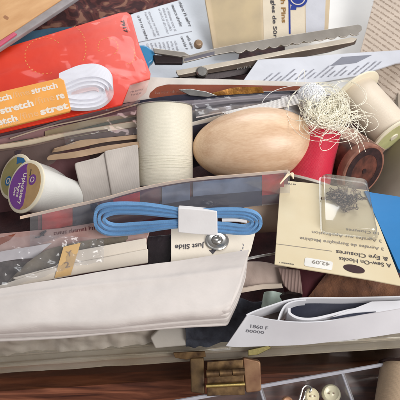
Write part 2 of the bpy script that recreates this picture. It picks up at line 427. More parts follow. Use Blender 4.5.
BLUEC = pm('dusty_blue_card', (92, 140, 172), .5, .12)
f = Frame((10, 45, 5.2), (120, 20, 5.2), (60, 20, 5.3))
o = prism('blue_card', [(0, 52), (26, 32), (50, 28), (82, 26), (104, 17), (118, 14.5), (110, 26), (60, 60)], f, .08, BLUEC, None, .02); tag(o, 'dusty blue card peeking out above the red pack', 'card')

# white leaflet with print
LEAF = pm('bluish_white_leaflet', (208, 214, 222), .55, .04)
f = Frame((130, 14, 4.9), (200, -4, 4.9), (150, 80, 4.0))
t = thing('printed_leaflet', 'bluish white leaflet with columns of sideways print, behind the scissors', 'leaflet', W(170, 40, 4))
prism('paper', [(100, 26), (135, 13), (183, -1), (200, -9), (235, -14), (246, 20), (238, 60), (150, 100), (104, 90)], f, .05, LEAF, t, .01)
small_print(f, (178, 2), (189, 27), 1, 1, 4.2, INK, t, 3, (1, 1), .24)
small_print(f, (171, 5), (180, 27), 1, 1, 4.0, INK, t, 4, (1, 1), .22)
small_print(f, (166, 8), (175, 33), 3, 4, 3.3, INKG, t, 5, (.8, 1))
small_print(f, (148, 12), (158, 36), 2, 4, 3.2, INKG, t, 6, (1, 1))
small_print(f, (137, 16), (146, 40), 1, 1, 4, INK, t, 7, (1, 1), .22)
small_print(f, (186, 36), (191, 48), 2, 6, 3.8, INK, t, 8, (1, 1), .22)
small_print(f, (174, 41), (180, 62), 8, 4, 3.2, INKG, t, 9, (.7, 1))
decal('rule_line', [(134, 43), (192, 31), (192, 31.7), (134, 43.7)], f, INKG, t)

# pin packet
BEIGE = pm('beige_packet', (214, 194, 160), .5, .07, .5, .1, 3, rgb2=(190, 172, 146))
f = Frame((205, 0, 6.3), (325, -6, 6.3), (213, 50, 4.5))
NAVY = pm('royal_blue_print', (38, 62, 150), .5, bump=0)
t = thing('pin_packet', 'beige pin packet with blue round emblem and sideways lettering, at the top', 'packet', W(260, 20, 4.6))
prism('card', [(201, -30), (205, 0), (214, 52), (250, 50), (328, 38), (332, -30)], f, .25, BEIGE, t, .05)
LB = pm('cream_label', (224, 212, 190), .5, .05); LB2 = pm('pale_blue_label', (202, 204, 212), .5, .05)
decal('label', [(262, -30), (264, 44), (305, 40), (304, -30)], f, LB, t)
decal('label', [(305, -30), (306, 40), (324, 37), (327, -30)], f, LB2, t, .01)
GOLDI = pm('gold_ink', (150, 112, 58), .6, bump=0)
tpx('Length Pins', f, (279.5, -22), (282.0, 23), 6.2, GOLDI, t, bold=.03, h=.03)
tpx('\u00c9pingles de S\u00fbret\u00e9', f, (270.5, -14), (274.5, 49), 5.4, INK, t, bold=.025, h=.03)
decal('blue_rule', [(288, -20), (290, -20), (290.6, 34), (288.8, 34)], f, NAVY, t, .03)
def disc(name, fr, px, py, rpx, mat, parent, h=.03, hole=0, k=40, sy=1):
    u, v = fr.uv(px, py); r = cm(rpx, W(px, py, 5))
    pol = [(u+r*math.cos(2*math.pi*i/k), v+sy*r*math.sin(2*math.pi*i/k)) for i in range(k)]
    hl = [(u+r*hole*math.cos(2*math.pi*i/k), v+sy*r*hole*math.sin(2*math.pi*i/k)) for i in range(k)] if hole else None
    return prism2(name, pol, fr, .012, mat, parent, 0, hl, h)
em = disc('emblem', f, 297.5, -2, 9.5, NAVY, t, .03)
disc('emblem_ring', f, 297.5, -2, 7.2, WINK, t, .045, .88)
decal('emblem_tail', [(291, 6), (297, 5), (296, 10), (290.5, 10)], f, NAVY, t, .035)
FP = film('packet_window_film', tint=(255, 255, 253), haze=.01, rough=.1, bump=.3)
prism('window_film', [(207, -28), (218, 46), (262, 42), (260, -28)], f, .04, FP, t, .01, .2, top=.12)

# right text packet
PT = pm('grey_beige_packet', (204, 188, 172), .55, .06)
f = Frame((374, 0, 6.2), (420, 24, 6.2), (360, 56, 4.6))
t = thing('text_packet', 'grey beige packet back covered in slanting brown text, standing at the top right', 'packet', W(390, 40, 4.6))
prism('card', [(380, -40), (374, 0), (359, 56), (392, 104), (440, 120), (450, -20), (410, -60)], f, .12, PT, t, .03)
small_print(f, (380, -34), (455, 12), 26, 4.6, 2.5, INKB, t, 12, (.7, 1), .16, step=(-1.05, 5.0))

# ================================================================== SCISSORS
t = thing('pinking_shears', 'steel pinking shears with scalloped blade and blue handle, lying across the top', 'scissors', W(250, 50, 5.4))
ST2 = pm('worn_steel', (176, 170, 162), .38, .1, .8, .06, 3, metal=.7, rgb2=(150, 144, 136))
STW = pm('bright_ground_steel', (222, 212, 196), .35, .1, 1, .05, metal=.4)
DKS = pm('dark_steel', (92, 80, 72), .45, .15, 1, .1, metal=.6)
f = Frame((180, 56, 5.9), (355, 28, 5.9), (180, 75, 5.3))
low = [(232, 54)]
pts = []
x0 = 234; k = 0
while x0 < 354:
    for q in range(5):
        xx = x0+q*2.3; pts.append((xx, 52.5-(xx-234)*.153+2.6*math.sin(math.pi*q/5)**.8))
    x0 += 11.5
prism('blade', [(182, 58), (214, 49.5), (240, 44.5), (300, 34.5), (357, 25.5), (360.5, 27), (361, 31), (357, 34)]+pts[::-1]+[(215, 56), (183, 64)], f, .12, ST2, t, .025, top=.16)
decal('blade_face', [(184, 60), (214, 52.5), (214, 56), (184, 62.6)], f, pm('violet_grey_steel', (150, 148, 160), .25, metal=.8, bump=.05), t, .18)
prism('lower_blade', [(176, 71), (232, 61.5), (300, 48), (352, 37.5), (358, 38), (356, 43), (330, 51), (250, 66), (180, 77)], f, .12, DKS, t, .02, top=-.12)
prism('cutting_edge', [(176, 70), (232, 60), (300, 46.7), (352, 36.7), (358, 38), (354, 41.5), (300, 51), (232, 64.5), (178, 75)], f, .1, STW, t, .02, top=-.06)
HB = pm('blue_handle_plastic', (62, 138, 186), .28, .08, .6, .05, coat=.4)
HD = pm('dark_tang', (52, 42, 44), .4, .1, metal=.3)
prism('handle', [(120, 46), (138, 44), (146, 44), (154, 50), (156, 55), (153, 61), (150, 63), (148, 70), (148, 80), (120, 80)], f, .55, HB, t, .14, .2, top=-.05)
prism('tang', [(153, 55), (182, 56), (183, 64), (155, 64)], f, .3, HD, t, .06, top=.06)
prism('tang', [(153, 49.5), (184, 53.5), (190, 57), (180, 58.5), (154, 54.6)], f, .2, ST2, t, .04, top=.24)
M = f.m @ Matrix.Translation((*f.uv(198, 45), .0))
lathe('pivot_rivet', [(0, 0), (0, .26), (.2, .25), (.3, .16), (.33, 0)], M, pm('tan_rivet', (178, 152, 126), .35, metal=.6), t, 24)
M = f.m @ Matrix.Translation((*f.uv(202, 72), -.2))
lathe('pivot_screw', [(0, 0), (0, .34), (.22, .34), (.3, .26), (.31, 0)], M, STEEL, t, 32)
tpx('FULL', f, (237, 70.3), (253, 67), 3.2, STEEL, t, bold=.0, h=.01)
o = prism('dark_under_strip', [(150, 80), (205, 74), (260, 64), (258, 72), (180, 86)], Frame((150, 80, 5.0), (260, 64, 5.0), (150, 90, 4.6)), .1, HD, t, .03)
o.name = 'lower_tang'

# grey print card under the blade with slanted bars
GC = pm('grey_white_sleeve', (196, 198, 206), .4, .08, .5, .1)
f = Frame((245, 78, 5.35), (400, 56, 5.35), (245, 60, 5.45))
t = thing('printed_sleeve', 'glossy grey white sleeve with slanting dark print below the scissor tip', 'sleeve', W(310, 68, 5.2))
prism('card', [(238, 88), (258, 59.5), (300, 57), (350, 53), (400, 50), (432, 46), (432, 58), (396, 63), (356, 76), (300, 86), (262, 92)], f, .1, GC, t, .02)
rg = random.Random(3); SB = pm('pale_slate_print', (168, 170, 180), .5)
for i in range(17):
    x = 262+i*6.6+rg.uniform(-1, 1); y = 82-(x-262)*.09; hh = rg.uniform(6, 15)
    decal('slant_bar', [(x-2, y+1), (x+.2, y+1), (x+.2+hh*1.1, y+1-hh*.92), (x-2+hh*1.1, y+1-hh*.92)], f, SB, t, .006)
    small_print(f, (x, y+1), (x+hh*1.15, y+1-hh*.92), 1, 1, 2.3, INKG, t, 30+i, (.8, 1), .22)
decal('dark_panel', [(330, 66), (342, 57), (372, 55), (356, 63)], f, pm('slate_print', (120, 122, 134), .5), t)
0 and prism('sleeve_film', [(300, 52), (400, 44), (420, 54), (380, 66), (330, 70)], f, .03, FILM2, t, 0, top=.25)

# ================================================================== LAYERED PACKETS (left, right of the spool)
def sheet(name, label, cat, top, bot, mat, th=.06, wr=.03, n=50, belly=0, seed=0, group='packet edges filed across the box'):
    o = ruled(name, top, bot, th, mat, None, n, 8, wr, .5, seed, belly); tag(o, label, cat, group); return o
mk = lambda n, c, **k: pm(n, c, .5, .1, .8, .15, 5, **k)
WC = mk('white_card', (226, 220, 212)); BR = mk('rust_card', (138, 72, 50)); MAU = mk('mauve_card', (150, 112, 112)); OLV = mk('olive_tan', (156, 140, 108))
LIL = mk('lilac_grey', (150, 142, 150)); CRM = mk('cream_edge', (216, 200, 174)); TAN = mk('tan_paper', (176, 148, 120)); NVY = mk('navy_card', (50, 50, 68)); GRY = mk('cool_grey', (138, 134, 140))
PUR = mk('dusty_plum', (112, 72, 80)); SIL = pm('silver_foil', (190, 190, 196), .25, .2, 1.5, .4, 3, metal=.7)

# white card with rust rounded panel
f = Frame((127, 77, 5.6), (312, 84, 5.6), (127, 103, 4.9))
t = thing('rust_panel_card', 'white card with a rounded rust brown panel, above the cream spool', 'card', W(200, 88, 5))
prism('card', [(100, 76), (127, 76.5), (250, 80), (314, 82.5), (314, 108), (100, 112)], f, .05, WC, t, .01)
decal('panel', [(149, 98), (150, 93), (157, 87), (167, 84.5), (230, 84.8), (312, 86.5), (312, 90), (230, 92), (190, 97)], f, BR, t, rnd=.1)
small_print(f, (155, 94), (196, 91.5), 1, 1, 3.5, pm('pale_pink_ink', (196, 150, 136), .6, bump=0), t, 44, (1, 1), .24)
small_print(f, (131, 93), (147, 89), 2, 3.4, 2.6, INKG, t, 45)
o = sheet('gold_foil_packet', 'gold brown foil strip edge right of the silver nib', 'foil strip', [(212, 93.5, 5.75), (235, 87.5, 5.9), (262, 87, 5.9)], [(214, 96, 5.6), (240, 94, 5.6), (264, 93, 5.6)], pm('gold_foil', (168, 120, 52), .35, .2, 2, .4, metal=.6, rgb2=(110, 70, 36)), .05, .05)
f2 = Frame((178, 90, 5.75), (216, 96, 5.75), (180, 98, 5.5))
o = prism('metal_nib', [(178, 89.5), (190, 88.8), (206, 91.5), (217, 95.5), (208, 97), (190, 95.5)], f2, .08, STEEL, None, .03); tag(o, 'small silver pointed metal nib lying on the rust panel card', 'metal tip')

sheet('navy_gap_shade', 'dark navy sheet painting the shaded gap just below the white card', 'packet', [(100, 106, 5.15), (127, 102.5, 5.2), (178, 95, 5.5), (240, 92.5, 5.6), (300, 91, 5.6)], [(100, 130, 4.2), (178, 122, 4.2), (300, 122, 4.2)], NVY)  # navy colour put in for the shade of the gap under the card
sheet('grey_sleeve', 'lilac grey sleeve whose pale edge runs behind the cream spool', 'sleeve', [(110, 110, 5.15), (140, 103, 5.4), (200, 100, 5.6), (245, 96, 5.6), (300, 93, 5.6)], [(110, 132, 4.4), (200, 126, 4.4), (300, 122, 4.4)], LIL)
sheet('foil_sleeve', 'crinkled silver sleeve right of the cream spool top', 'sleeve', [(192, 111, 5.5), (230, 106, 5.6), (262, 103, 5.6), (300, 100, 5.6)], [(192, 126, 4.7), (230, 124, 4.7), (262, 122, 4.7), (300, 122, 4.7)], SIL, .04, .16, 60, seed=4)
sheet('white_edge_card', 'thin white card edge meeting the left tip of the wooden egg', 'card', [(190, 123, 5.3), (215, 116.5, 5.35), (240, 110, 5.35)], [(190, 127, 5.1), (215, 121, 5.1), (240, 116, 5.1)], WC, .05, 0)
sheet('dark_sleeve', 'black packet edge between spool and wooden egg', 'packet', [(188, 127, 5.2), (215, 121, 5.2), (245, 112, 5.2)], [(188, 170, 3.2), (215, 160, 3.2), (245, 150, 3.2)], NVY)
# left side stack
sheet('plum_packet', 'dusty plum packet edge directly below the orange stretch label', 'packet', [(-20, 138, 5.6), (30, 127, 5.65), (75, 116, 5.6), (140, 104, 5.5)], [(-20, 160, 4.7), (30, 148, 4.7), (140, 128, 4.7)], PUR, .06, .04, seed=1)
sheet('mauve_packet', 'mauve grey packet edge second below the orange stretch label', 'packet', [(-20, 142, 5.6), (30, 131.5, 5.65), (75, 123, 5.6), (110, 116, 5.6), (140, 109, 5.5)], [(-20, 160, 4.9), (30, 150, 4.9), (140, 130, 4.9)], MAU, .06, .05, seed=2)
sheet('olive_packet', 'olive tan folded packet left of the cream spool rim', 'packet', [(45, 131, 5.6), (80, 122, 5.65), (110, 116.5, 5.6), (140, 115, 5.5)], [(45, 150, 5.0), (80, 140, 5.0), (140, 134, 4.8)], OLV, .06, .07, seed=3)
sheet('cream_edge_card', 'long cream card edge running from the left side to the cream spool', 'card', [(-20, 147, 5.75), (20, 142, 5.8), (60, 134, 5.8), (100, 127, 5.75), (142, 121, 5.7)], [(-20, 153, 5.5), (20, 148, 5.5), (60, 140, 5.5), (100, 132.5, 5.5), (142, 126, 5.45)], CRM, .12, .02, seed=3)
sheet('brown_gap_shade', 'dark brown sheet painting the shaded gap below the long cream card edge', 'packet', [(-20, 152, 5.6), (20, 147, 5.65), (60, 140, 5.65), (100, 133, 5.6), (142, 127, 5.55)], [(-20, 190, 3.9), (60, 180, 3.9), (142, 164, 3.9)], mk('dark_brown_gap', (98, 80, 76)), seed=5)  # dark brown stands in for the shade of the gap here
sheet('curled_tan_paper', 'curled tan paper edge with a dark fold, left of the cream spool', 'paper', [(55, 149.5, 5.6), (78, 141, 5.75), (100, 138.5, 5.75), (142, 134, 5.6)], [(52, 152.5, 5.4), (78, 148, 5.55), (104, 142.5, 5.6), (142, 138, 5.5)], TAN, .08, .06, seed=6)
sheet('curled_tan_paper', 'lower tan paper lip curling over the white ribbed band', 'paper', [(47, 158, 5.5), (52, 155, 5.65), (75, 151.5, 5.7), (104, 146, 5.7), (142, 141, 5.6)], [(48, 160, 5.4), (62, 159, 5.45), (80, 157, 5.5), (110, 151, 5.5), (142, 147, 5.5)], TAN, .08, .05, seed=8)
sheet('plum_gap_shade', 'dark plum sheet painting the shaded gap above the purple labelled spool', 'packet', [(-20, 156, 5.2), (20, 150, 5.3), (50, 147, 5.3), (90, 146, 5.2)], [(-20, 215, 2.9), (20, 210, 3.0), (90, 200, 3.0)], mk('plum_gap', (98, 60, 64)), .06, .15, seed=9)  # shade of the gap behind the left spools, given by the plum colour

for i, (a_, sl, x0, x1, z_, col, th, dd) in enumerate((
        (137, .27, -20, 142, 5.72, (128, 110, 112), .05, 2.0), (140, .26, 10, 142, 5.70, (190, 170, 150), .05, 1.2), (145.5, .21, -20, 142, 5.66, (92, 96, 84), .05, 3),
        (150, .19, -20, 120, 5.72, (112, 92, 84), .05, 1.4), (153, .16, 15, 80, 5.5, (70, 58, 64), .05, 4))):
    P = [(x, a_-sl*(x)*1.0+.9*math.sin(x*.06+i*2), z_) for x in range(x0, x1+1, 16)]
    sheet('packet_edge', ['greyed mauve packet edge just under the stretch pack', 'thin beige packet edge second under the stretch pack', 'dull olive packet edge right above the long cream card edge',
          'thin brown packet edge right under the long cream card edge', 'short dusky packet edge left of the curled tan paper'][i], 'packet', P, [(x, y+dd, z-.05*dd) for x, y, z in P], mk('edge_paper', col), th, .03, seed=20+i)
for i, (P, col, dd, lab) in enumerate((([(196, 117, 5.7), (228, 111, 5.7), (262, 107.5, 5.7), (290, 105, 5.7)], (206, 200, 200), 1.0, 'pale thin sleeve edge above the wooden egg'),
        ([(192, 104, 5.72), (232, 99.5, 5.75), (270, 97, 5.75), (300, 95, 5.75)], (176, 170, 176), 1.0, 'light grey sleeve edge running behind the thread bundle'),
        ([(195, 108, 5.7), (232, 103, 5.72), (272, 100, 5.72), (300, 98, 5.7)], (58, 54, 66), 1.6, 'dark sleeve line between the two grey sleeve edges'))):
    sheet('packet_edge', lab, 'packet', P, [(x, y+dd, z-.05*dd) for x, y, z in P], mk('edge_film', col, coat=.3), .04, .03, seed=30+i)

# ribbed band block
RIB = wave_bump(pm('white_ribbed_elastic', (204, 196, 188), .35, .12, trans=.1), 3.0, 'X', .08, .02, 2.5, .015)
f = Frame((78, 162, 5.6), (137, 148, 5.6), (84, 205, 4.4))
t = thing('elastic_block', 'off white ribbed elastic wound on a card between the two white spools', 'elastic', W(108, 175, 4.5))
p = [(74, 163), (98, 157), (104, 152), (138, 145), (140, 200), (112, 206), (86, 214)]
prism('band', p, f, .5, RIB, t, .12, .15)
prism('band_wrap', [(104, 151.5), (138, 144.5), (140, 192), (112, 199)], f, .3, RIB, t, .1, .12, top=.14)

# ================================================================== SPOOLS
CFL = pm('ivory_plastic', (232, 224, 200), .35, .03, bump=.05, sub=.15)
def thread_mat(name, rgb, dark=.12, strength=.7):
    m = pm(name, rgb, .38, .04, 1, .1, 10, spec=.6, sheen=.15)
    return wave_bump(m, 8.5, 'Z', strength*.9, .02, 1.6, dark*.7)
def spool(label, A, B, r, tm, fm, fl=.12, over=.06, group=None, prof=None, flb=None, name='thread_spool'):
    L = (B-A).length; t = thing(name, label, 'spool', (A if A.z < B.z else B), group)
    M = axis_m(A, B)
    prof = prof or [(0, 0), (0, r*.985), (L*.06, r), (L*.5, r*1.005), (L*.94, r), (L, r*.985), (L, 0)]
    lathe('thread', prof, M, tm, t)
    for z, q in ((-fl, 1), (L, flb or 1)):
        rr = (r+over)*q
        lathe('flange', [(z, r*.28), (z, rr-.05), (z+.03, rr), (z+fl-.03, rr), (z+fl, rr-.05), (z+fl, r*.28), (z, r*.28)], M, fm, t)
    return t, M, L
A, B = W(165, 186, 3.7), W(164.5, 107.5, 6.25)
t, M, L_ = spool('upright cream white thread spool standing between elastic block and wooden egg', B, A, cm(27.8, (A+B)/2), thread_mat('cream_thread', (242, 236, 216), .10, .5), pm('clear_spool_rim', (176, 172, 168), .25, .1, trans=.4, coat=.3), .07, .05)
# slack winds near the foot of the spool
R0 = cm(27.8, (A+B)/2)
wv = []
for i, z in enumerate((2.55, 2.72, 2.86, 2.98, 3.1, 3.2)):
    P = [M @ Vector(((R0+.004)*math.cos(a*.2), (R0+.004)*math.sin(a*.2), z+.05*math.sin(a*.2+i))) for a in range(32)]; wv.append(tube(P, .016, 5))
build('slack_winds', wv, pm('cream_wind', (240, 234, 210), .5, bump=0, sub=.2), t, es=0)

# wooden egg
m, nt, b = newmat('pale_maple'); L = nt.links.new
tc = nnode(nt, 'ShaderNodeTexCoord'); mp = nnode(nt, 'ShaderNodeMapping'); mp.inputs['Scale'].default_value = (1.0, 1.0, .22); L(tc.outputs['Object'], mp.inputs['Vector'])
wn = nnode(nt, 'ShaderNodeTexNoise'); wn.inputs['Scale'].default_value = 1.3; wn.inputs['Detail'].default_value = 5; wn.inputs['Distortion'].default_value = .7; L(mp.outputs[0], wn.inputs['Vector'])
fin = nnode(nt, 'ShaderNodeTexNoise'); fin.inputs['Scale'].default_value = 14; fin.inputs['Detail'].default_value = 4; L(mp.outputs[0], fin.inputs['Vector'])
rp = nnode(nt, 'ShaderNodeValToRGB'); e = rp.color_ramp.elements; e[0].position = .3; e[0].color = srgb(204, 166, 132); e[1].position = .7; e[1].color = srgb(230, 200, 168)
mx = nnode(nt, 'ShaderNodeMath', operation='MULTIPLY_ADD'); mx.inputs[1].default_value = .5; L(fin.outputs['Fac'], mx.inputs[0]); L(wn.outputs['Fac'], mx.inputs[2])
ad = nnode(nt, 'ShaderNodeMath', operation='SUBTRACT'); ad.inputs[1].default_value = .25; L(mx.outputs[0], ad.inputs[0])
L(ad.outputs[0], rp.inputs['Fac']); L(rp.outputs[0], b.inputs['Base Color']); b.inputs['Roughness'].default_value = .42; b.inputs['Coat Weight'].default_value = .18; b.inputs['Coat Roughness'].default_value = .2
A, B = W(192.5, 150, 4.9), W(315.5, 140.5, 4.9); Lg = (B-A).length; rr = cm(37.5, A)
prof = []
for i in range(41):
    a = math.pi*i/40; z = Lg/2*(1-math.cos(a)); prof.append((z, rr*math.sin(a)*(1+.06*-math.cos(a)) if 0 < i < 40 else 0))
o = lathe('darning_egg', prof, axis_m(A, B), m, None, 96, 0); tag(o, 'smooth pale wooden darning egg lying in the middle of the box', 'darning egg')

# red spool
A, B = W(308, 179.5, 3.9), W(322, 130, 5.55)
r = cm(24, A)
spool('red thread spool partly under the tangled cream thread', A, B, r, thread_mat('red_thread', (224, 46, 74), .25, .6), pm('white_spool_plastic', (226, 218, 206), .4, bump=.05), .16, .02,
      prof=[(0, 0), (0, r*.93), (.4, r*.9), (1.6, r*.83), ((B-A).length, r*.8), ((B-A).length, 0)], flb=.85)

# cream spool top right
A, B = W(392, 135, 4.75), W(356, 93, 5.35)
r = cm(25, A)
GRN = pm('pale_lime_label', (206, 206, 150), .5, .08, 2, .1)
t, M, L_ = spool('cream thread spool with pale lime end lying at the right side of the box', A, B, r*.86, thread_mat('ecru_thread', (226, 212, 192), .06, .3), CFL, .14, .16, flb=1.16)
lathe('end_label', [(-.15, 0), (-.15, r*.80), (-.13, r*.80), (-.13, 0)], M, GRN, t)
lathe('end_hub', [(-.2, .0), (-.2, .22), (-.14, .26), (-.14, 0)], M, CFL, t)

# left spools
PURP = pm('purple_label', (122, 66, 148), .55, .06, bump=0); KR = pm('kraft_label', (186, 152, 106), .6, .08, 3, .05)
def end_frame(M, z=-.14):                      # plane of the visible end (local -z faces out)
    f = Frame.__new__(Frame); o = M @ Vector((0, 0, z)); n = -(M.to_3x3() @ Vector((0, 0, 1)))
    x = RIGHT-n*RIGHT.dot(n); x.normalize(); y = n.cross(x)
    f.o, f.x, f.y, f.n = o, x, y, n
    f.m = Matrix(((x.x, y.x, n.x, o.x), (x.y, y.y, n.y, o.y), (x.z, y.z, n.z, o.z), (0, 0, 0, 1))); return f
def circ(r, cx=0, cy=0, k=56, a0=0, a1=360): return [(cx+r*math.cos(R(a0+(a1-a0)*i/k)), cy+r*math.sin(R(a0+(a1-a0)*i/k))) for i in range(k)]
Aw = W(27, 187, 6.0); Bw = Aw+Vector((2.25, 1.3, -3.0))
WT = thread_mat('white_thread', (226, 226, 220), .05, .25); r = 1.22
t, M, L_ = spool('white upholstery thread spool with purple and kraft end label, in front of its twin', Aw, Bw, r*.93, WT, CFL, .12, .12, 'white spools lying on the left',
                 prof=[(0, 0), (0, r*.9), (.5, r*.88), (3.8, r*.8), (3.9, 0)])
f = end_frame(M, -.125)
def lines(fr, rows, t, mat):
    for s, u, v, sz, bo in rows: text(s, fr, u, v, sz, mat, t, ang=R(-97), bold=bo, h=.02, align='CENTER')
lb = prism2('end_label', circ(r*.9), f, .012, KR, t, 0, top=.012)
cres = [p for p in circ(r*.895, k=60, a0=85, a1=262)]
cres = cres+[(-.02+.16*math.sin(math.pi*i/12), -r*.88+2*r*.88*i/12) for i in range(1, 12)]
prism2('purple_panel', cres, f, .01, PURP, t, 0, top=.018)
lines(f, [('Upholstery', -.24, -.06, .33, .02), ('Home', -.50, -.10, .27, .02), ('Dec', -.74, -.12, .24, .02)], t, WINK)
prism2('round_emblem', circ(.25, .52, .22), f, .01, PURP, t, 0, top=.02)
prism2('emblem_ring', circ(.135, .52, .22, 40), f, .01, WINK, t, 0, circ(.10, .52, .22, 40), .03)
text('Coats', f, .33, .78, .15, INK, t, ang=R(-97), bold=.02, h=.02)
Aw = W(16.5, 177, 5.2); Bw = Aw+Vector((2.25, 1.3, -3.0)); r = 1.1
t, M, L_ = spool('white thread spool with olive and blue end label, half hidden behind the purple labelled one', Aw, Bw, r*.93, WT, CFL, .12, .12, 'white spools lying on the left')
f = end_frame(M, -.125)
prism2('end_label', circ(r*.9), f, .012, pm('olive_label', (164, 156, 104), .6, .08, 2), t, 0, top=.012)
BLP = pm('blue_print', (42, 112, 168), .5, bump=0)
prism2('blue_emblem', circ(.24, -.42, -.16), f, .01, BLP, t, 0, top=.02); prism2('emblem_ring', circ(.15, -.42, -.16, 40), f, .01, WINK, t, 0, circ(.10, -.42, -.16, 40), .03)
prism2('blue_band', [(.1, .6), (.45, .62), (.62, .45), (.8, .5), (.6, .8), (.1, .97)], f, .01, BLP, t, 0, top=.02)

# wooden spool end with dark ring
A = W(364, 171, 4.5); B = A-RIGHT*.75+UP*.65+VIEW*1.1
M = axis_m(A, B); r = 1.42
t = thing('wooden_spool', 'reddish wooden spool end with a dark printed ring, right of the red spool', 'spool', A)
RW = pm('red_brown_wood', (112, 66, 54), .6, .15, 2, .2, rgb2=(58, 36, 32)); DR = pm('dark_ring_print', (60, 40, 40), .6, .2, 3, rgb2=(36, 26, 28))
lathe('rim', [(.5, 0), (.5, r*.97), (.42, r), (.06, r), (.0, r*.97), (0, r*.6)], M, pm('pale_pink_wood', (158, 112, 94), .6, .2, 2, rgb2=(112, 74, 62)), t)
lathe('face', [(0, r*.9), (-.005, r*.9), (-.005, 0)], M, RW, t)
lathe('barrel', [(.5, 0), (.5, r*.7), (2.4, r*.7), (2.4, 0)], M, RW, t)
lathe('ring', [(-.01, r*.62), (-.02, r*.62), (-.02, r*.88), (-.01, r*.88)], M, DR, t)
f = end_frame(M, -.02)
prism2('hub_hole', circ(r*.10, k=24), f, .01, DR, t, 0, None, .012)
o = sheet('pink_beige_card', 'pinkish beige card between red spool and cream spool', 'card', [(330, 128, 5.0), (350, 128, 5.0), (385, 150, 4.8)], [(320, 190, 3.0), (345, 170, 3.3), (372, 168, 3.4)], mk('pink_beige', (190, 158, 142)), .05, .05)

# ================================================================== THREAD TANGLE + BALL
THR = pm('cream_loose_thread', (252, 248, 230), .6, .02, 2, 0, spec=.2)
LACE = pm('white_crochet', (246, 246, 244), .9, .05, 5, .3, 14, rgb2=(226, 228, 234), sub=.2, spec=.1)
c0 = W(311, 98, 6.15); rb = cm(14.5, c0)
me = bpy.data.meshes.new('ball'); bm = bmesh.new(); bmesh.ops.create_icosphere(bm, subdivisions=5, radius=rb*.93)
for v in bm.verts:
    d = noise.fractal(v.co*4.5, .8, 2, 4); v.co *= 1+.04*d
bm.to_mesh(me); bm.free()
t = thing('crochet_ball', 'small round white crochet ball half wrapped by tangled cream thread', 'thread ball', c0-Vector((0, 0, rb)))
link('core', me, LACE, Matrix.Translation(c0), t)
rg = random.Random(5); tubes = []
for i in range(150):                            # little crochet loops
    d = Vector((rg.gauss(0, 1), rg.gauss(0, 1), rg.gauss(0, 1))).normalized()
    if d.dot((CAM-c0).normalized()) < -.2: continue
    a = d.orthogonal().normalized(); b2 = d.cross(a); q = rg.uniform(.06, .14)
    P = [c0+(d*(rb+.01)+a*q*math.cos(x*.5)+b2*q*math.sin(x*.5)).normalized()*(rb+.02*math.sin(x*3)) for x in range(14)]
    tubes.append(tube(P, .02, 5))
build('crochet_loops', tubes, LACE, t)
tubes = []; rg = random.Random(11)
def strand(P, r=.012): tubes.append(tube([WP(p) for p in cr([(x, y, z+.45) for x, y, z in P], 60)], r, 5))
def loop(cx, cy, rx, ry, z, rot=0, turns=1.0, jit=2, dz=.4, a0=None):
    a0 = rg.uniform(0, 6.28) if a0 is None else a0; P = []; n = int(10*turns)+2; dr = rg.uniform(-2, 2)
    for i in range(n):
        a = a0+2*math.pi*turns*i/(n-1); x, y = (rx+dr*i/n)*math.cos(a), (ry+dr*i/n)*math.sin(a)
        P.append((cx+x*math.cos(rot)-y*math.sin(rot)+rg.uniform(-jit, jit)*.5, cy+x*math.sin(rot)+y*math.cos(rot)+rg.uniform(-jit, jit)*.5, z+dz*math.sin(a+1)+rg.uniform(-.05, .05)))
    strand(P)
loop(318, 112, 31, 29, 6.4, .2, 1.15, 1); loop(322, 108, 22, 27, 6.3, -.3, 1.2, 1); loop(330, 122, 28, 17, 6.1, .4, 1, 1); loop(298, 110, 14, 11, 6.2, .3, 1.3, 1)
loop(326, 100, 17, 17, 6.5, 0, 1.6, 1); loop(335, 126, 24, 13, 6, -.1, 1, 1); loop(316, 124, 14, 13, 6.2, .2, 1.2, 1); loop(345, 116, 24, 16, 6.0, .5, 1, 1)
for i in range(60):
    loop(rg.gauss(327, 8), rg.gauss(110, 7), rg.uniform(7, 20), rg.uniform(6, 15), rg.uniform(5.7, 6.4), rg.uniform(0, 3), rg.uniform(1, 2.2), 1)
for i in range(50):
    x, y = rg.uniform(318, 350), rg.uniform(104, 130); a = rg.gauss(.35, .5); q = rg.uniform(14, 32); c2 = rg.uniform(-7, 7)
    strand([(x-q*math.cos(a)*.7, y-q*math.sin(a)*.7, 5.8), (x+c2*.3, y+c2, rg.uniform(5.9, 6.2)), (x+q*math.cos(a)*.6, y+q*math.sin(a)*.6-c2*.4, 5.9), (x+q*math.cos(a), y+q*math.sin(a)+c2, 5.7)])
strand([(352, 118, 5.8), (372, 116, 5.8), (378, 126, 5.7), (366, 132, 5.6), (350, 128, 5.7)]); strand([(296, 84, 6), (300, 74, 6), (304, 70, 5.9), (305, 84, 6.2)])
o = build('thread_tangle', tubes, THR, None, es=0); tag(o, 'loose tangle of cream thread looping around the crochet ball over the red spool', 'thread')
tubes = []
for i in range(9):
    k = i*.9; strand([(300, 94+k*1.3, 5.9), (285, 98+k*1.2, 5.95), (262, 104+k*.9, 6.0), (238, 109+k*.7, 6.0), (222+i*2, 113+k*.5, 5.9)], .022)
strand([(310, 88, 6.1), (293, 86, 6.0), (272, 92, 6.0), (262, 103, 5.9), (268, 108, 5.9)], .016)
o = build('thread_bundle', tubes, pm('white_yarn', (222, 220, 218), .6, .05, 2, 0), None, es=0); tag(o, 'straight bundle of white threads running from the crochet ball over the wooden egg', 'thread')

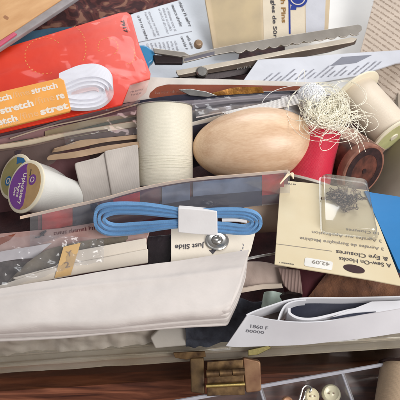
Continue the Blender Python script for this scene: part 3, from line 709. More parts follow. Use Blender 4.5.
# ================================================================== RED STRETCH PACK
REDC = pm('orange_red_card', (224, 68, 38), .38, .06, .5, .15, 2.5, rgb2=(212, 56, 34), coat=.1)
f = Frame((0, 50, 6.72), (128, 12, 6.72), (0, 130, 6.3))
t = thing('elastic_pack', 'orange red elastic pack with yellow stitching marks, under the white elastic coil', 'pack', W(70, 70, 5.9))
prism('card', [(-40, 62), (0, 49), (60, 31), (120, 12.5), (127, 12), (131, 15), (139, 44), (150.5, 73), (150, 78), (130, 84), (122, 104), (60, 118.5), (0, 132), (-40, 143)], f, .12, REDC, t, .03)
YEL = pm('yellow_dash', (238, 178, 92), .6, bump=0)
dsh = []
def dash_ring(cx, cy, rx, ry, a0, a1, n):
    for i in range(n):
        a = R(a0+(a1-a0)*i/n); b_ = a+R((a1-a0)/n*.45)
        P = [f.uv(cx+rx*math.cos(a), cy+ry*math.sin(a)), f.uv(cx+rx*math.cos(b_), cy+ry*math.sin(b_))]
        A_, B_ = Vector(P[0]), Vector(P[1]); d = (B_-A_).normalized(); nn = Vector((-d.y, d.x))*.022
        dsh.append(([f.m @ Vector((q.x, q.y, .012)) for q in (A_-nn, B_-nn, B_+nn, A_+nn)], [(0, 1, 2, 3)]))
dash_ring(45, 56, 20, 18, 70, 320, 22); dash_ring(70, 48, 16, 22, -75, 40, 13); dash_ring(108, 47, 10, 9, 150, 420, 14); dash_ring(128, 55, 7, 9, -60, 110, 8)
build('stitch_marks', dsh, YEL, t, False)
tpx('7917', f, (120.5, 20.5), (124.5, 33), 4.8, pm('pack_black_ink', (34, 26, 28), .6, bump=0), t, bold=.03, h=.02)
# crease lines pressed into the sleeve over the card
FR = film('pack_film', tint=(255, 242, 240), haze=.0, rough=.12, bump=.9, bs=.9, gloss=.42)
A = [[WP(p) for p in cr(r, 40)] for r in ([(-30, 58, 6.85), (60, 33, 6.85), (118, 17, 6.95), (131, 20, 6.8)], [(-30, 75, 6.9), (60, 50, 7.0), (120, 34, 7.15), (137, 42, 6.85)], [(-30, 92, 7.0), (64, 70, 6.9), (120, 60, 7.0), (147, 71, 6.9)],
      [(-30, 110, 6.7), (66, 88, 6.8), (122, 84, 6.9), (146, 84, 6.8)], [(-30, 143, 6.45), (70, 118, 6.5), (110, 110, 6.55), (132, 104, 6.6)])]
cols = [cr([A[i][j] for i in range(5)], 30) for j in range(40)]
grid_obj('sleeve_film', [[cols[j][i] for j in range(40)] for i in range(30)], 0, FR, t, .14, .9, 5)
f = Frame((-20, 105, 7.5), (70, 80, 7.5), (-20, 145, 6.6))
def pth(pts): return [f.o+f.x*u+f.y*v for u, v in (f.uv(*q) for q in pts)]
WEL = wave_bump(pm('white_elastic', (220, 220, 228), .6, .04, 1, .1, 12, sub=.1), 6, 'Z', .25, .02, .3, .03)
back = Vector((-.12, .92, .12))
t2 = thing('elastic_coil', 'flat coil of white elastic in an orange printed stretch band, lying on the red pack', 'elastic', W(60, 105, 6.6))
spiral = []
for k, (g, th) in enumerate(((0, 0), (3.6, 0), (7.0, 0))):
    pass
def race(g):                                   # racetrack outline inset by g pixels; left part goes off under the band
    return [(58, 84+g), (72, 78+g), (88, 75.5+g), (101, 78+g*.8), (112.5-g, 88), (115-g, 97), (110-g*.8, 106-g*.6), (98, 111.5-g), (84, 112.5-g), (62, 114.5-g)]
CPX = cr([(61, 102), (70, 104.2), (82, 105.3), (97, 103.5), (106.5, 96.5), (105.5, 87.5), (96, 82.5), (82, 83.5), (70, 88), (61, 92)], 60)
def offs(d):
    out = []
    for i, p in enumerate(CPX):
        t_ = (CPX[min(i+1, 59)]-CPX[max(i-1, 0)]).normalized(); out.append((p.x+t_.y*d, p.y-t_.x*d))
    return out
parts = [loft('c', pth(race(g)), back*(1-.02*i), cm(2.85, WP((90, 90, 6.8))), WEL, closed=False, n=90) for i, g in enumerate((1.5,))][:0]+[loft('c', pth(offs(d)), back, cm(4.35, WP((90, 90, 6.8))), WEL, n=110) for d in (-4.2, 0, 4.2)]
build('elastic_strap', parts, WEL, t2, es=50)
inner = pth([(66, 96.5), (80, 93), (93, 90.2), (98.5, 92.5), (96, 96.5), (86, 98.6)])
build('inner_fold', [loft('c', inner, back*.9+Vector((0, .08, 0)), .05, WEL, n=60)], pm('pinkish_elastic', (226, 206, 208), .6, bump=.1), t2, es=50)
ORG = pm('orange_band_paper', (236, 166, 84), .5, .06, 1, .08)
f = f.up(.12)
prism('paper_band', [(-40, 101), (0, 91.5), (60, 77.5), (64, 80), (71, 108), (70, 111), (0, 128.5), (-40, 139)], f, .22, ORG, t2, .05)
MAIN[t2] = t2.children[-1]
OR2 = pm('pale_orange_print', (240, 186, 130), .5, bump=0)
for (s, a, b_, m_, sz, bo) in (('stretch', (1, 114), (34, 105.5), WINK, 8.4, .04), ('/fine', (35, 105), (55, 99.8), OR2, 8.4, .0), ('re', (57, 99.6), (65, 97.6), WINK, 8.4, .04),
                        ('stret', (41, 115), (69, 108), WINK, 8.4, .04), ('/fine', (20, 120.2), (39, 115.4), OR2, 8.4, .0), ('stretch', (-16, 129), (18, 120.6), WINK, 8.4, .04),
                        ('stretch', (-18, 106), (12, 98.5), WINK, 7.5, .03), ('/fine', (13, 98.5), (30, 94), OR2, 7.5, .0), ('stretch', (32, 94), (58, 87.6), WINK, 7.5, .03), ('/fine', (2, 127.3), (20, 122.8), OR2, 6, .0)):
    tpx(s, f, a, b_, sz*1.2, m_, t2, bold=bo, h=.004)
prism('end_film', [(98, 66), (140, 72), (150, 78), (146, 92), (128, 108), (112, 112)], Frame((98, 66, 7.3), (150, 78, 7.0), (112, 112, 6.8)), .03, FR, t, 0)

# ================================================================== MIDDLE: EDGE PACKET
SLATE = pm('slate_blue_card', (122, 134, 156), .3, .15, 1, .2, 3, coat=.5, rgb2=(74, 82, 104)); DNV = pm('dark_navy_print', (50, 54, 76), .35, .1, coat=.4); RDP = pm('deep_red_print', (196, 52, 50), .4, .15, 1.5, coat=.4, rgb2=(120, 36, 38))
f = Frame((25, 217, 6.75), (290, 171, 6.75), (60, 240, 5.6))
t = thing('zip_packet', 'long clear packet with red and slate blue insert and cream top edge', 'packet', W(160, 205, 5.8))
def tl(x): return cr([(20, 218), (60, 209), (100, 200), (145, 188), (190, 180), (240, 175.5), (291, 171)], 80)[0][1] if 0 else TLI(x)
TLP = [(p[0], p[1]) for p in cr([(20, 218), (60, 209), (100, 200), (145, 188), (190, 180), (240, 175.5), (291, 171)], 120)]
def TLI(x):
    for (xa, ya), (xb, yb) in zip(TLP, TLP[1:]):
        if x <= xb or xb >= 290.9: return ya+(yb-ya)*(x-xa)/(xb-xa)
TP = [(20, 219, 6.72), (60, 210, 6.75), (100, 201, 6.8), (145, 189, 6.85), (190, 181, 6.9), (240, 176.5, 6.9), (292, 171, 6.9)]
def strip_(name, x0, x1, d0, d1, mat, lift=0, dz=.045):
    lift *= 2
    n = 30; G = []
    for i in range(6):
        row = []
        for j in range(n):
            x = x0+(x1-x0)*j/(n-1); d = d0+(d1-d0)*i/5; y = tl(x)+d; row.append(W(x, y, 6.8-dz*d+lift))
        G.append(row)
    return grid_obj(name, G, .03, mat, t, .015, .6)
strip_('insert_sheet', 38, 288, 0, 34, pm('insert_print', (116, 60, 62), .4, .2, 1.2, coat=.3, rgb2=(56, 44, 62)), 0)
strip_('red_panel', 42, 72.5, 1.5, 19, RDP, .04); strip_('navy_panel', 72.8, 97.6, 2.5, 22, DNV, .04); strip_('rust_panel', 113.4, 140, 3, 17, RDP, .04)
strip_('plum_panel', 98, 113, 3, 16, mk('plum_print', (86, 50, 66)), .04)
strip_('slate_panel', 162, 190, 3, 20, SLATE, .04); strip_('slate_panel', 193, 262, 3, 17, SLATE, .05); strip_('navy_panel', 160, 262, 17, 32, DNV, .03)
strip_('red_corner', 262, 284, 1.5, 22, RDP, .06)
strip_('cream_edge', 20, 288, -1.4, 1.3, pm('cream_paper_edge', (222, 196, 172), .6, .06), .10)
strip_('film_front', 30, 290, -1, 32, FILMS, .22)
tip = [((280+i*1.0, 184-i*1.2, 7.05), (286+i*1.1, 176-i*.5, 7.08), (289+i*.7, 171.3+i*1.2, 7.1)) for i in range(7)]
build('frayed_tip', [tube([WP(p) for p in cr(q, 12)], .035, 5) for q in tip], pm('ivory_fray', (230, 214, 184), .7), t, es=0)

# grey-beige roll and dark bits right of it
o = lathe('beige_roll', [(0, 0), (0, .78), (.05, .82), (2.4, .82), (2.45, 0)], axis_m(W(242, 216, 4.6), W(290, 214, 4.6)), pm('grey_beige_roll', (170, 148, 128), .5, .1)); tag(o, 'grey beige cylinder between blue tape end and the hooks card', 'roll')

# ================================================================== BLUE TAPE
f = Frame((90, 215, 7.2), (262, 225, 7.2), (95, 250, 5.85))
BT = wave_bump(pm('sky_blue_tape', (104, 150, 196), .7, .05, 1, .3, 16, sheen=.2, rgb2=(86, 132, 176)), 8, 'Y', .2, .02, .4, .04)
back = Vector((0, .16, .02))
t = thing('blue_tape', 'folded bundle of sky blue bias tape held by a white paper band', 'tape', W(175, 235, 6.2))
p2 = lambda pts: pth(pts)
s27 = cm(2.95, WP((130, 220, 6.8)))
L1 = [(198, 216), (170, 210), (140, 206), (112, 206), (98, 210), (95, 220), (98, 230), (110, 235.5), (135, 234), (165, 229), (198, 226)]
L2 = [(198, 218), (168, 213), (140, 210), (115, 210), (102, 213.5), (99, 220), (102, 227), (112, 231), (135, 230), (165, 226), (198, 223.6)]
L3 = [(198, 219.5), (165, 216.5), (140, 214.2), (117, 214), (106, 217), (104, 221), (108, 225), (118, 227), (140, 225.6), (198, 222)]
L0 = [(198, 214), (175, 207.2), (145, 202.6), (118, 203.8), (100, 208)]
L4 = [(198, 217), (168, 218.3), (150, 217.6), (128, 219), (118, 221)]
Rr1 = [(196, 213), (222, 211.5), (244, 212), (256, 215.5), (261, 223), (257, 231), (246, 234.5), (224, 233), (196, 229)]
Rr2 = [(196, 215.5), (222, 214.4), (242, 215), (252, 218), (257, 223), (253, 229), (244, 231.3), (224, 229.4), (196, 226.5)]
Rr3 = [(196, 218), (222, 217.4), (240, 217.8), (249, 220), (252.5, 223.4), (249, 226.8), (242, 228), (224, 225.8), (196, 224.4)]
build('tape_folds', [loft('l', pth(q), back*s, s27, BT) for q, s in ((L1, 1), (L2, .98), (L3, .97), (Rr1, 1), (Rr2, .97), (Rr3, .95))], BT, t, es=50)
build('white_core', [loft('l', pth([(222, 221.5), (236, 221.5), (247, 223)]), back*.8, .05, WHITE)], WHITE, t)
0 and build('dark_fold', [loft('l', pth([(108, 222), (130, 220.5), (150, 221)]), back*.3+Vector((0, .3, 0)), .06, WHITE)], pm('deep_blue_fold', (44, 70, 110), .7), t)
f = f.up(.1)
prism('paper_band', [(178, 208), (190, 208.8), (217, 211.5), (217.6, 235.5), (198, 234.6), (178, 232.6)], f, .34, WHITE, t, .04)

# ================================================================== JUST SLIDE CARD
IV = pm('ivory_card', (224, 214, 198), .6, .04)
f = Frame((172, 240, 5.95), (255, 242, 5.95), (172, 268, 5.92))
t = thing('snap_card', 'ivory card with upside down lettering and a metal snap, below the blue tape', 'card', W(210, 255, 5.6))
prism('card', [(171, 226), (256, 230), (251, 250), (246, 262), (171, 275)], f, .06, IV, t, .015)
tpx('Just Slide', f, (204, 243.4), (175, 245.2), 7.8, INK, t, bold=.015, h=.02, name='lettering', shear=.1)
decal('arrow', [(209, 250.2), (216.5, 250.2), (212.8, 254.2)], f, INK, t, .02); decal('arrow_stem', [(212.2, 246), (213.4, 246), (213.4, 251), (212.2, 251)], f, INK, t, .025)
decal('arrow', [(214, 249), (219.5, 249), (219.5, 250.6), (214, 250.6)], f, INK, t, .03)
dsh2 = [(235+8*math.cos(R(a)), 245+8*math.sin(R(a))) for a in range(-10, 90, 12)]
for i in range(0, 8, 2): decal('dash_mark', [dsh2[i], dsh2[i+1], (dsh2[i+1][0]+.8, dsh2[i+1][1]+.8), (dsh2[i][0]+.8, dsh2[i][1]+.8)], f, INKG, t, .02)
M = f.m @ Matrix.Translation((*f.uv(217, 241), 0)); q = cm(11.8, W(217, 241, 6))
sn = thing('metal_snap', 'round silver snap fastener sewn on the ivory card', 'snap fastener', W(217, 241, 5.9))
lathe('base_plate', [(0.01, 0), (0.01, q), (.06, q), (.08, q*.93), (.05, q*.8), (.08, q*.62), (.08, 0)], M, STEEL, sn)
lathe('stud', [(.05, 0), (.05, q*.5), (.13, q*.46), (.18, q*.38), (.2, q*.26), (.16, q*.15), (.15, 0)], M, STEEL, sn)
o = prism('black_clip', [(147, 236), (172, 234), (173, 252), (170, 262), (166, 270), (147, 272)], Frame((147, 236, 5.85), (172, 236, 5.85), (147, 270, 5.2)), .2, pm('black_plastic', (40, 32, 36), .3, .2, 2, .6, 3), None, .06)
tag(o, 'black glossy fabric corner left of the ivory snap card', 'fabric')

# ================================================================== LEFT STACK
PKD = pm('dusty_pink_packet', (184, 156, 148), .35, .1, .7, .2, 3, coat=.4, rgb2=(146, 108, 102))
f = Frame((0, 236, 6.1), (138, 226, 6.1), (0, 262, 5.5))
t = thing('dusty_pink_packet', 'dusty pink packet with dark script under the left end of the blue tape', 'packet', W(60, 240, 5.6))
prism('wrapper', [(-30, 240), (0, 233.5), (60, 228), (105, 221), (150, 230), (146, 246), (100, 250), (60, 252), (0, 262), (-30, 268)], f, .15, PKD, t, .05)
decal('brown_panel', [(-20, 242), (5, 236.5), (16, 233.5), (10, 240), (-2, 246), (-20, 250)], f, pm('rust_print', (136, 74, 54), .5), t)
build('script_mark', [tube([WP(p) for p in cr([(35, 237.5, 6.16), (40, 236.5, 6.17), (46, 231, 6.22), (41, 233.5, 6.19), (44, 235.5, 6.18)], 24)], .035, 5)], INK, t, es=0)
small_print(f, (54, 235), (95, 229.5), 1, 1, 5, pm('maroon_ink', (104, 56, 58), .6, bump=0), t, 77, (1, 1), .26)
o = ruled('white_wrapper', [(-30, 258, 5.95), (0, 252, 6.0), (30, 247, 6.0), (52, 243, 5.95)], [(-30, 268, 5.6), (0, 262, 5.65), (20, 259, 5.65), (34, 258, 5.6)], .05, pm('pearl_film', (206, 200, 202), .3, .08, 1, .3, 2), None, 40, 6, .05, .7)
tag(o, 'pearly white wrapper tip below the dusty pink packet', 'wrapper')
o = ruled('olive_bag', [(28, 262, 5.9), (50, 249, 5.95), (90, 240, 5.95), (128, 236, 5.9)], [(8, 282, 5.4), (45, 268, 5.45), (85, 258, 5.5), (128, 252, 5.5)], .05, pm('olive_grey_net', (122, 112, 96), .6, .2, 1.4, .4, 5, rgb2=(92, 84, 74)), None, 40, 10, .06, .8)
tag(o, 'olive grey translucent bag corner above the ivory booklet', 'bag')
BKL = pm('ivory_booklet', (214, 204, 190), .55, .05, .6, .1)
f = Frame((0, 276, 5.85), (147, 246, 5.85), (0, 292, 5.5))
t = thing('ivory_booklet', 'ivory folded booklet with an orange tag, between black corner and dark lace', 'booklet', W(90, 270, 5.4))
prism('pages', [(12, 278), (55, 266), (74, 251), (146, 238), (148, 256), (147, 262), (80, 272.5), (22, 284)], f, .12, BKL, t, .04)
prism('fold', [(-5, 287), (40, 272), (74, 263), (148, 249), (148, 263), (80, 274), (20, 286), (-5, 293)], f, .1, BKL, t, .04, top=.13)
OT = pm('orange_tag_paper', (208, 172, 118), .5, .08)
prism('orange_tag', [(64, 247), (81, 243), (71, 275), (55, 278)], f, .03, OT, t, .005, top=.19)
ft = f.up(.20)
tpx('Y', ft, (67, 257), (73, 255.5), 8, INKB, t, bold=.01); tpx('2', ft, (65, 268), (70, 267), 8, INKB, t, bold=.01)
LC = pm('dark_lace', (84, 74, 70), .8, .3, 2.5, .9, 6, rgb2=(38, 30, 32))
o = ruled('dark_lace_bag', [(-30, 262, 5.6), (0, 260, 5.7), (22, 262, 5.7), (34, 266, 5.6)], [(-30, 300, 5.0), (0, 297, 5.0), (18, 284, 5.2), (34, 274, 5.4)], .05, LC, None, 60, 16, .22, 1.3, 5)
tag(o, 'dark grey lace or netting at the left edge above the white cloth', 'lace')

o = ruled('clear_crumpled_bag', [(-30, 240, 6.35), (20, 236, 6.4), (70, 236, 6.4), (104, 240, 6.3)], [(-30, 296, 5.75), (20, 284, 5.85), (70, 268, 6.0), (104, 262, 6.0)], 0, film('crumpled_film', haze=.07, rough=.14, bump=.9, bs=.8, gloss=1.4), None, 70, 40, .16, 1.6, 12)
tag(o, 'clear crumpled plastic bag lying over the ivory booklet and dark lace on the left', 'plastic bag')
# ================================================================== WHITE FOLDED CLOTH
WCL = wave_bump(pm('white_cloth', (208, 201, 196), .85, .04, .4, .5, .35, .5, sheen=.15, stretch=(.5, 1, 1)), 14, 'Y', .12, .01, 1.5, .01)
t = thing('folded_cloth', 'large folded white cloth across the lower left of the box', 'folded cloth', W(110, 320, 4.6))
def clay(name, z0, th, off, mat, rr):
    out = [(-50, 300), (-10, 291), (60, 279), (120, 269), (172, 262), (205, 257), (249, 250), (247, 262), (240, 288), (232, 304-off*.1)]
    fr = [(228, 309), (180, 312.5), (120, 318), (60, 322), (0, 325), (-50, 328)]
    pts = [W(x, y, 6.35) for x, y in out+fr]
    top = []; n = len(pts)
    vs = [Vector((p.x+off*.02*math.sin(i*2.1), p.y+(off*.03*math.sin(i*1.7) if i >= len(out)-1 else 0), z0+.05*math.sin(p.x*.8+off))) for i, p in enumerate(pts)]
    P2 = rnd_poly([(v.x, v.y) for v in vs], .5)
    zz = lambda x, y: z0+.05*math.sin(x*.7+off)+.03*math.sin(y*.9+off*2)
    vv = [(x, y, zz(x, y)) for x, y in P2]+[(x, y, zz(x, y)-th) for x, y in P2]; k = len(P2)
    if area2(P2) < 0: vv = vv[:k][::-1]+vv[k:][::-1]
    fs = [tuple(range(k)), tuple(range(2*k-1, k-1, -1))]+[(i, k+i, k+(i+1) % k, (i+1) % k) for i in range(k)]
    o = link(name, mesh(name, [Vector(v)-WM[t].translation for v in vv], fs), mat, Matrix.Translation(WM[t].translation), t, False)
    b_ = bevel(o, rr, 4, 40); return o
clay('fold', 6.22, .34, .2, WCL, .1); clay('fold', 5.87, .30, 1.0, WCL, .07); clay('fold', 5.55, .36, .4, WCL, .1); clay('fold', 5.18, .14, 1.8, WCL, .05)
bk = [WP(p) for p in cr([(-50, 299, 6.36), (-10, 290.5, 6.38), (60, 278.5, 6.42), (120, 268.5, 6.4), (172, 261.5, 6.42), (205, 256.5, 6.4), (249, 249.5, 6.36)], 110)]
fr_ = [WP(p) for p in cr([(-50, 327, 6.36), (0, 324, 6.38), (60, 321, 6.36), (120, 317.5, 6.38), (180, 311.5, 6.36), (212, 308, 6.36), (231, 302, 6.34)], 110)]
G = [[a.lerp(b_, i/34)+Vector((0, 0, .05*math.sin(a.x*1.1+i*.12)*math.sin(math.pi*i/34)+.07*math.exp(-((i-12-a.x*.5)/2.2)**2))) for a, b_ in zip(bk, fr_)] for i in range(35)]
for dy, dz in ((-.07, -.03), (-.13, -.09), (-.16, -.18), (-.17, -.30), (-.15, -.44)): G.append([p+Vector((0, dy*(1+.25*math.sin(p.x*1.3)), dz*(1+.12*math.sin(p.x*.9)))) for p in fr_])
grid_obj('top_ply', G, .1, WCL, t, .03, .6, 4)

# milky bag under the cloth, at the rail
MB = pm('milky_bag_plastic', (196, 188, 176), .35, .12, .8, .6, 2, trans=.25, rgb2=(160, 148, 134), coat=.3)
o = ruled('milky_plastic_bag', [(-30, 325, 4.0), (60, 320, 4.2), (130, 314, 4.2), (196, 310, 4.1)], [(-30, 357, 2.35), (60, 352, 2.4), (130, 346, 2.5), (204, 343, 2.4)], .05, MB, None, 90, 20, .25, .7, 7)
tag(o, 'milky crinkled plastic bag squeezed between folded white cloth and front rail', 'bag')
o = ruled('navy_scrap', [(186, 330, 3.9), (215, 312, 4.6), (232, 300, 4.8), (262, 300, 4.6)], [(186, 345, 2.9), (215, 342, 2.9), (240, 338, 3.0), (262, 332, 3.2)], .05, pm('dark_slate_cloth', (62, 66, 76), .8, .3, 1.5, .5, 8, rgb2=(28, 28, 36)), None, 40, 14, .3, .9, 2)
tag(o, 'dark slate fabric scrap right of the white cloth corner', 'fabric scrap')
bx = prism('small_clear_case', [(150, 338), (160, 328), (196, 325), (198, 345), (155, 349)], Frame((150, 338, 3.3), (198, 335, 3.3), (150, 350, 2.9)), .3, pm('frosted_case', (206, 200, 190), .3, .05, trans=.4), None, .08)
tag(bx, 'small frosted plastic case in front of the white cloth, left of the hinge', 'case')

# ================================================================== RIGHT: HOOKS CARD
HC = pm('hook_card_beige', (206, 194, 164), .5, .05, .5, .08, 4, rgb2=(200, 184, 150))
f = Frame((275, 265, 6.6), (400, 284, 6.6), (281, 182, 6.2))
t = thing('hook_and_eye_card', 'beige sew-on hooks and eyes card, upside down, with oval hole and blister', 'card', W(335, 265, 6.4))
prism('card', [(280.5, 180), (322, 184), (367, 190), (378, 222), (403, 286), (372, 280), (330, 273), (274.5, 264)], f, .07, HC, t, .02)
BK = pm('black_print', (78, 72, 72), .6, bump=0)
def U(s, a, b_, sz, m_=BK, bo=.015): tpx(s, f, a, b_, sz, m_, t, bold=bo, h=.014)
U('A Sew-On Hooks', (391, 264.0), (339, 257.0), 7.2, BK, .012)
U('& Eye Closures', (388, 257.5), (336, 250.2), 7.2, BK, .012)
DBL = pm('muted_ink', (142, 134, 124), .6, bump=0)
U('3 Agrafes de Surpiq\u00fbre Machine', (384, 248), (300, 237), 5.4, DBL)
U('3 Agrafes sur Application', (382, 240), (312, 231), 5.4, DBL, .005)
U('10 Closures', (380, 232.5), (346, 228.5), 5.2, DBL, .005)
small_print(f, (296, 184), (283, 182.6), 1, 1, 3, BK, t, 5, (1, 1), .24)
small_print(f, (294, 264), (280, 262), 1, 1, 2.6, BK, t, 6, (1, 1), .24)
decal('rule_line', [(276, 243.6), (332, 251), (332, 251.5), (276, 244.1)], f, DBL, t, .01)
STK = pm('sticker_white', (222, 220, 214), .5)
prism('price_sticker', [(305, 257.5), (333, 262.0), (332, 270.5), (304, 266)], f, .02, STK, t, .004, .1, top=.02)
tpx('42.09', f.up(.02), (330, 262.9), (312, 260.0), 6.2, DBL, t, bold=.01)
OH = pm('dark_oval', (60, 38, 40), .7)
u0, v0 = f.uv(354, 269); a_ = math.atan2(f.uv(362, 270.6)[1]-v0, f.uv(362, 270.6)[0]-u0)
prism2('hang_hole', [(u0+.42*math.cos(q*.2)*math.cos(a_)-.2*math.sin(q*.2)*math.sin(a_), v0+.42*math.cos(q*.2)*math.sin(a_)+.2*math.sin(q*.2)*math.cos(a_)) for q in range(31)], f, .01, OH, t, 0, top=.016)
# blister
BF = film('blister_plastic', tint=(240, 240, 236), haze=.1, rough=.08, bump=.25, bs=1.5, gloss=1.8)
bp_ = [f.uv(*q) for q in [(320, 178), (366, 184), (377, 238), (322, 232)]]; bp_ = rnd_poly(bp_, .25); k = len(bp_)
cx, cy = sum(p[0] for p in bp_)/k, sum(p[1] for p in bp_)/k
rings = [(1.06, .02), (1.0, .02), (.97, .3), (.92, .42), (.0, .42)]
vs, fs = [], []
for s_, h_ in rings[:-1]: vs += [(cx+(x-cx)*s_, cy+(y-cy)*s_, h_) for x, y in bp_]
for i in range(3):
    for j in range(k): fs.append((i*k+j, i*k+(j+1) % k, (i+1)*k+(j+1) % k, (i+1)*k+j))
fs.append(tuple(3*k+j for j in range(k)))
link('blister', mesh('blister', vs, fs), BF, f.m, t, True).modifiers.new('es', 'EDGE_SPLIT').split_angle = R(55)
# hooks, each bent from wire
HM = pm('dark_nickel', (150, 134, 116), .3, .2, 2, .1, metal=1, rgb2=(88, 76, 70))
def hook_mesh():
    P = [(-.16, .0), (-.22, .07), (-.16, .14), (-.08, .1), (-.02, .04), (.14, .03), (.24, 0.0), (.14, -.03), (-.02, -.04), (-.08, -.1), (-.16, -.14), (-.22, -.07), (-.16, 0)]
    a = tube(cr([(x, y, 0) for x, y in P], 40), .022, 5); b2 = tube(cr([(.24, 0, 0), (.22, 0, .07), (.1, 0, .08), (.0, 0, .06)], 12), .026, 5)
    vs = a[0]+b2[0]; fs = a[1]+[tuple(len(a[0])+i for i in q) for q in b2[1]]
    return mesh('hook', vs, fs)
hk = hook_mesh(); hk.materials.append(HM)
for p_ in hk.polygons: p_.use_smooth = True
rg = random.Random(9); first = None
for i in range(44):
    px, py = min(max(rg.gauss(343, 8), 326), 361), min(max(rg.gauss(200, 6), 187), 212)
    u, v = f.uv(px, py)
    M = f.m @ Matrix.Translation((u, v, .06+.22*rg.random())) @ Matrix.Rotation(rg.uniform(0, 6.28), 4, 'Z') @ Matrix.Rotation(rg.uniform(-.7, .7), 4, 'X')
    o = bpy.data.objects.new('dress_hook', hk) if first is None else first.copy()
    first = first or o
    C.objects.link(o); o.matrix_basis = M
    tag(o, 'tiny bent wire hook in the jumbled pile under the clear blister', 'hook', 'wire hooks piled in the blister')
# blue card to the right
BLU = pm('bright_blue_card', (34, 116, 176), .45, .06, .5, .08, 3)
f = Frame((370, 196, 6.3), (405, 199, 6.3), (396, 262, 6.45))
o = prism('blue_packet', [(364, 190), (372, 192.5), (396, 196), (440, 205), (440, 280), (399, 270), (394, 258)], f, .2, BLU, None, .04, .1); tag(o, 'bright blue card under the right edge of the hooks card', 'card')

# folded ivory cloth, mint tube, brown wool etc.
o = ruled('ivory_fold', [(236, 262, 5.2), (262, 262, 5.3), (282, 268, 5.2), (300, 272, 5.0)], [(236, 292, 4.5), (262, 289, 4.6), (283, 284, 4.6), (302, 296, 4.2)], .25, pm('pinkish_ivory_cloth', (176, 158, 148), .75, .1, .8, .3, 8), None, 40, 14, .1, .9, 3)
tag(o, 'pinkish ivory folded cloth between white cloth and hooks card', 'cloth')
o = ruled('ivory_fold', [(240, 289, 4.95), (262, 285.5, 5.0), (282, 285, 5.0)], [(240, 293, 4.8), (262, 289.5, 4.85), (283, 288, 4.85)], .1, pm('light_ivory_edge', (212, 196, 180), .6), None, 20, 5, .02)
tag(o, 'thin light ivory edge below the pinkish folded cloth', 'cloth')
o = prism('ribbed_scrap', [(278, 268), (300, 270), (303, 295), (296, 298), (284, 286)], Frame((278, 268, 5.4), (300, 270, 5.4), (284, 290, 4.8)), .15, wave_bump(pm('ribbed_mauve', (158, 134, 126), .7), 2.2, 'X', .7, .05, .5, .2), None, .06)
tag(o, 'ribbed mauve knit scrap under the lower left corner of the hooks card', 'knit scrap')
o = ruled('mint_tube', [(264, 292, 4.9), (272, 291, 5.2), (282, 293, 4.9)], [(258, 320, 4.2), (270, 318, 4.5), (284, 316, 4.2)], .1, pm('mint_plastic', (190, 206, 198), .35, .12, 1, .2, rgb2=(156, 176, 166), trans=.2), None, 20, 12, .05)
tag(o, 'pale mint plastic tube above the printed end of the folded strip', 'tube')
o = ruled('black_scrap', [(280, 296, 4.9), (290, 294, 5.0), (302, 297, 4.9)], [(280, 306, 4.4), (290, 306, 4.5), (302, 306, 4.4)], .2, pm('black_gloss', (26, 20, 22), .3), None, 12, 8, .02)
tag(o, 'small black scrap beside the mint tube', 'scrap')
MR = pm('maroon_velvet', (84, 30, 40), .85, .2, 1, .3, 8, sheen=.4)
o = ruled('maroon_cloth', [(284, 256, 5.3), (305, 262, 5.4), (330, 266, 5.3), (350, 268, 5.2)], [(284, 305, 4.0), (305, 305, 4.2), (330, 304, 4.2), (350, 304, 4.2)], .1, MR, None, 40, 20, .2, .7, 6)
tag(o, 'maroon velvet cloth below the left part of the hooks card', 'cloth')
BRW = pm('brown_wool', (134, 92, 66), .95, .25, 1.6, 1, 14, sheen=.5, rgb2=(92, 60, 46))
o = ruled('brown_wool_cloth', [(334, 264, 5.4), (352, 267, 5.5), (380, 274, 5.5), (430, 280, 5.4)], [(298, 310, 4.4), (340, 310, 4.6), (380, 308, 4.6), (430, 306, 4.6)], .1, BRW, None, 60, 24, .12, 1.2, 8)
tag(o, 'fuzzy brown wool below the right part of the hooks card', 'cloth')
o = prism('thin_blade', [(238, 259), (262, 254.5), (281, 251.5), (281, 253.5), (262, 257), (238, 262)], Frame((238, 258, 5.2), (281, 252, 5.2), (238, 264, 5.1)), .05, STEEL, None, .01); tag(o, 'thin grey metal blade between snap card and hooks card', 'blade')

# ================================================================== FOLDED PRINTED STRIP
STR = pm('grey_white_strip', (206, 206, 210), .45, .05, .5, .08, 3, coat=.15)
t = thing('folded_strip', 'grey white printed strip folded into a loop in front of the hooks card', 'strip', W(300, 330, 4.4))
tp = [(430, 302, 6.0), (400, 307, 6.0), (366, 314, 6.0), (330, 321, 6.0), (300, 322.5, 6.0), (272, 320, 6.0), (252, 315.5, 6.0), (247, 316, 6.0)]
bo = [(430, 330, 4.9), (400, 333, 4.9), (366, 338, 4.9), (330, 342, 4.9), (300, 345, 4.9), (268, 346, 4.9), (238, 347, 4.9), (226, 346, 4.9)]
FFACE = ruled('front_face', tp, bo, .05, STR, t, 60, 8)
# back run of the strip, standing up
def stand(name, P, dz, mat=STR, th=.06):
    A_ = [WP(p) for p in cr(P, 60)]; G = [[a-Vector((0, 0, dz*i/4)) for a in A_] for i in range(5)]
    return grid_obj(name, G, th, mat, t)
stand('back_run', [(247, 315.6, 6.0), (256, 311.5, 6.02), (272, 306, 6.05), (290, 300.5, 6.1), (310, 298.6, 6.1), (350, 298.5, 6.1), (390, 297.5, 6.1), (430, 296, 6.1)], 1.1)
NVI = pm('navy_inset', (34, 38, 56), .6, .15, 1.2)
stand('inner_loop', [(279, 320.5, 6.0), (282, 312, 6.03), (287, 305, 6.06), (296, 301.5, 6.08), (306, 300.5, 6.08)], 1.2)
stand('inner_loop', [(288, 308, 6.02), (289, 314, 6.0), (298, 319, 6.0), (312, 320, 6.0), (330, 316.5, 6.0), (352, 311, 6.02), (380, 308, 6.0), (430, 301, 6.0)], 1.1, STR, .1)
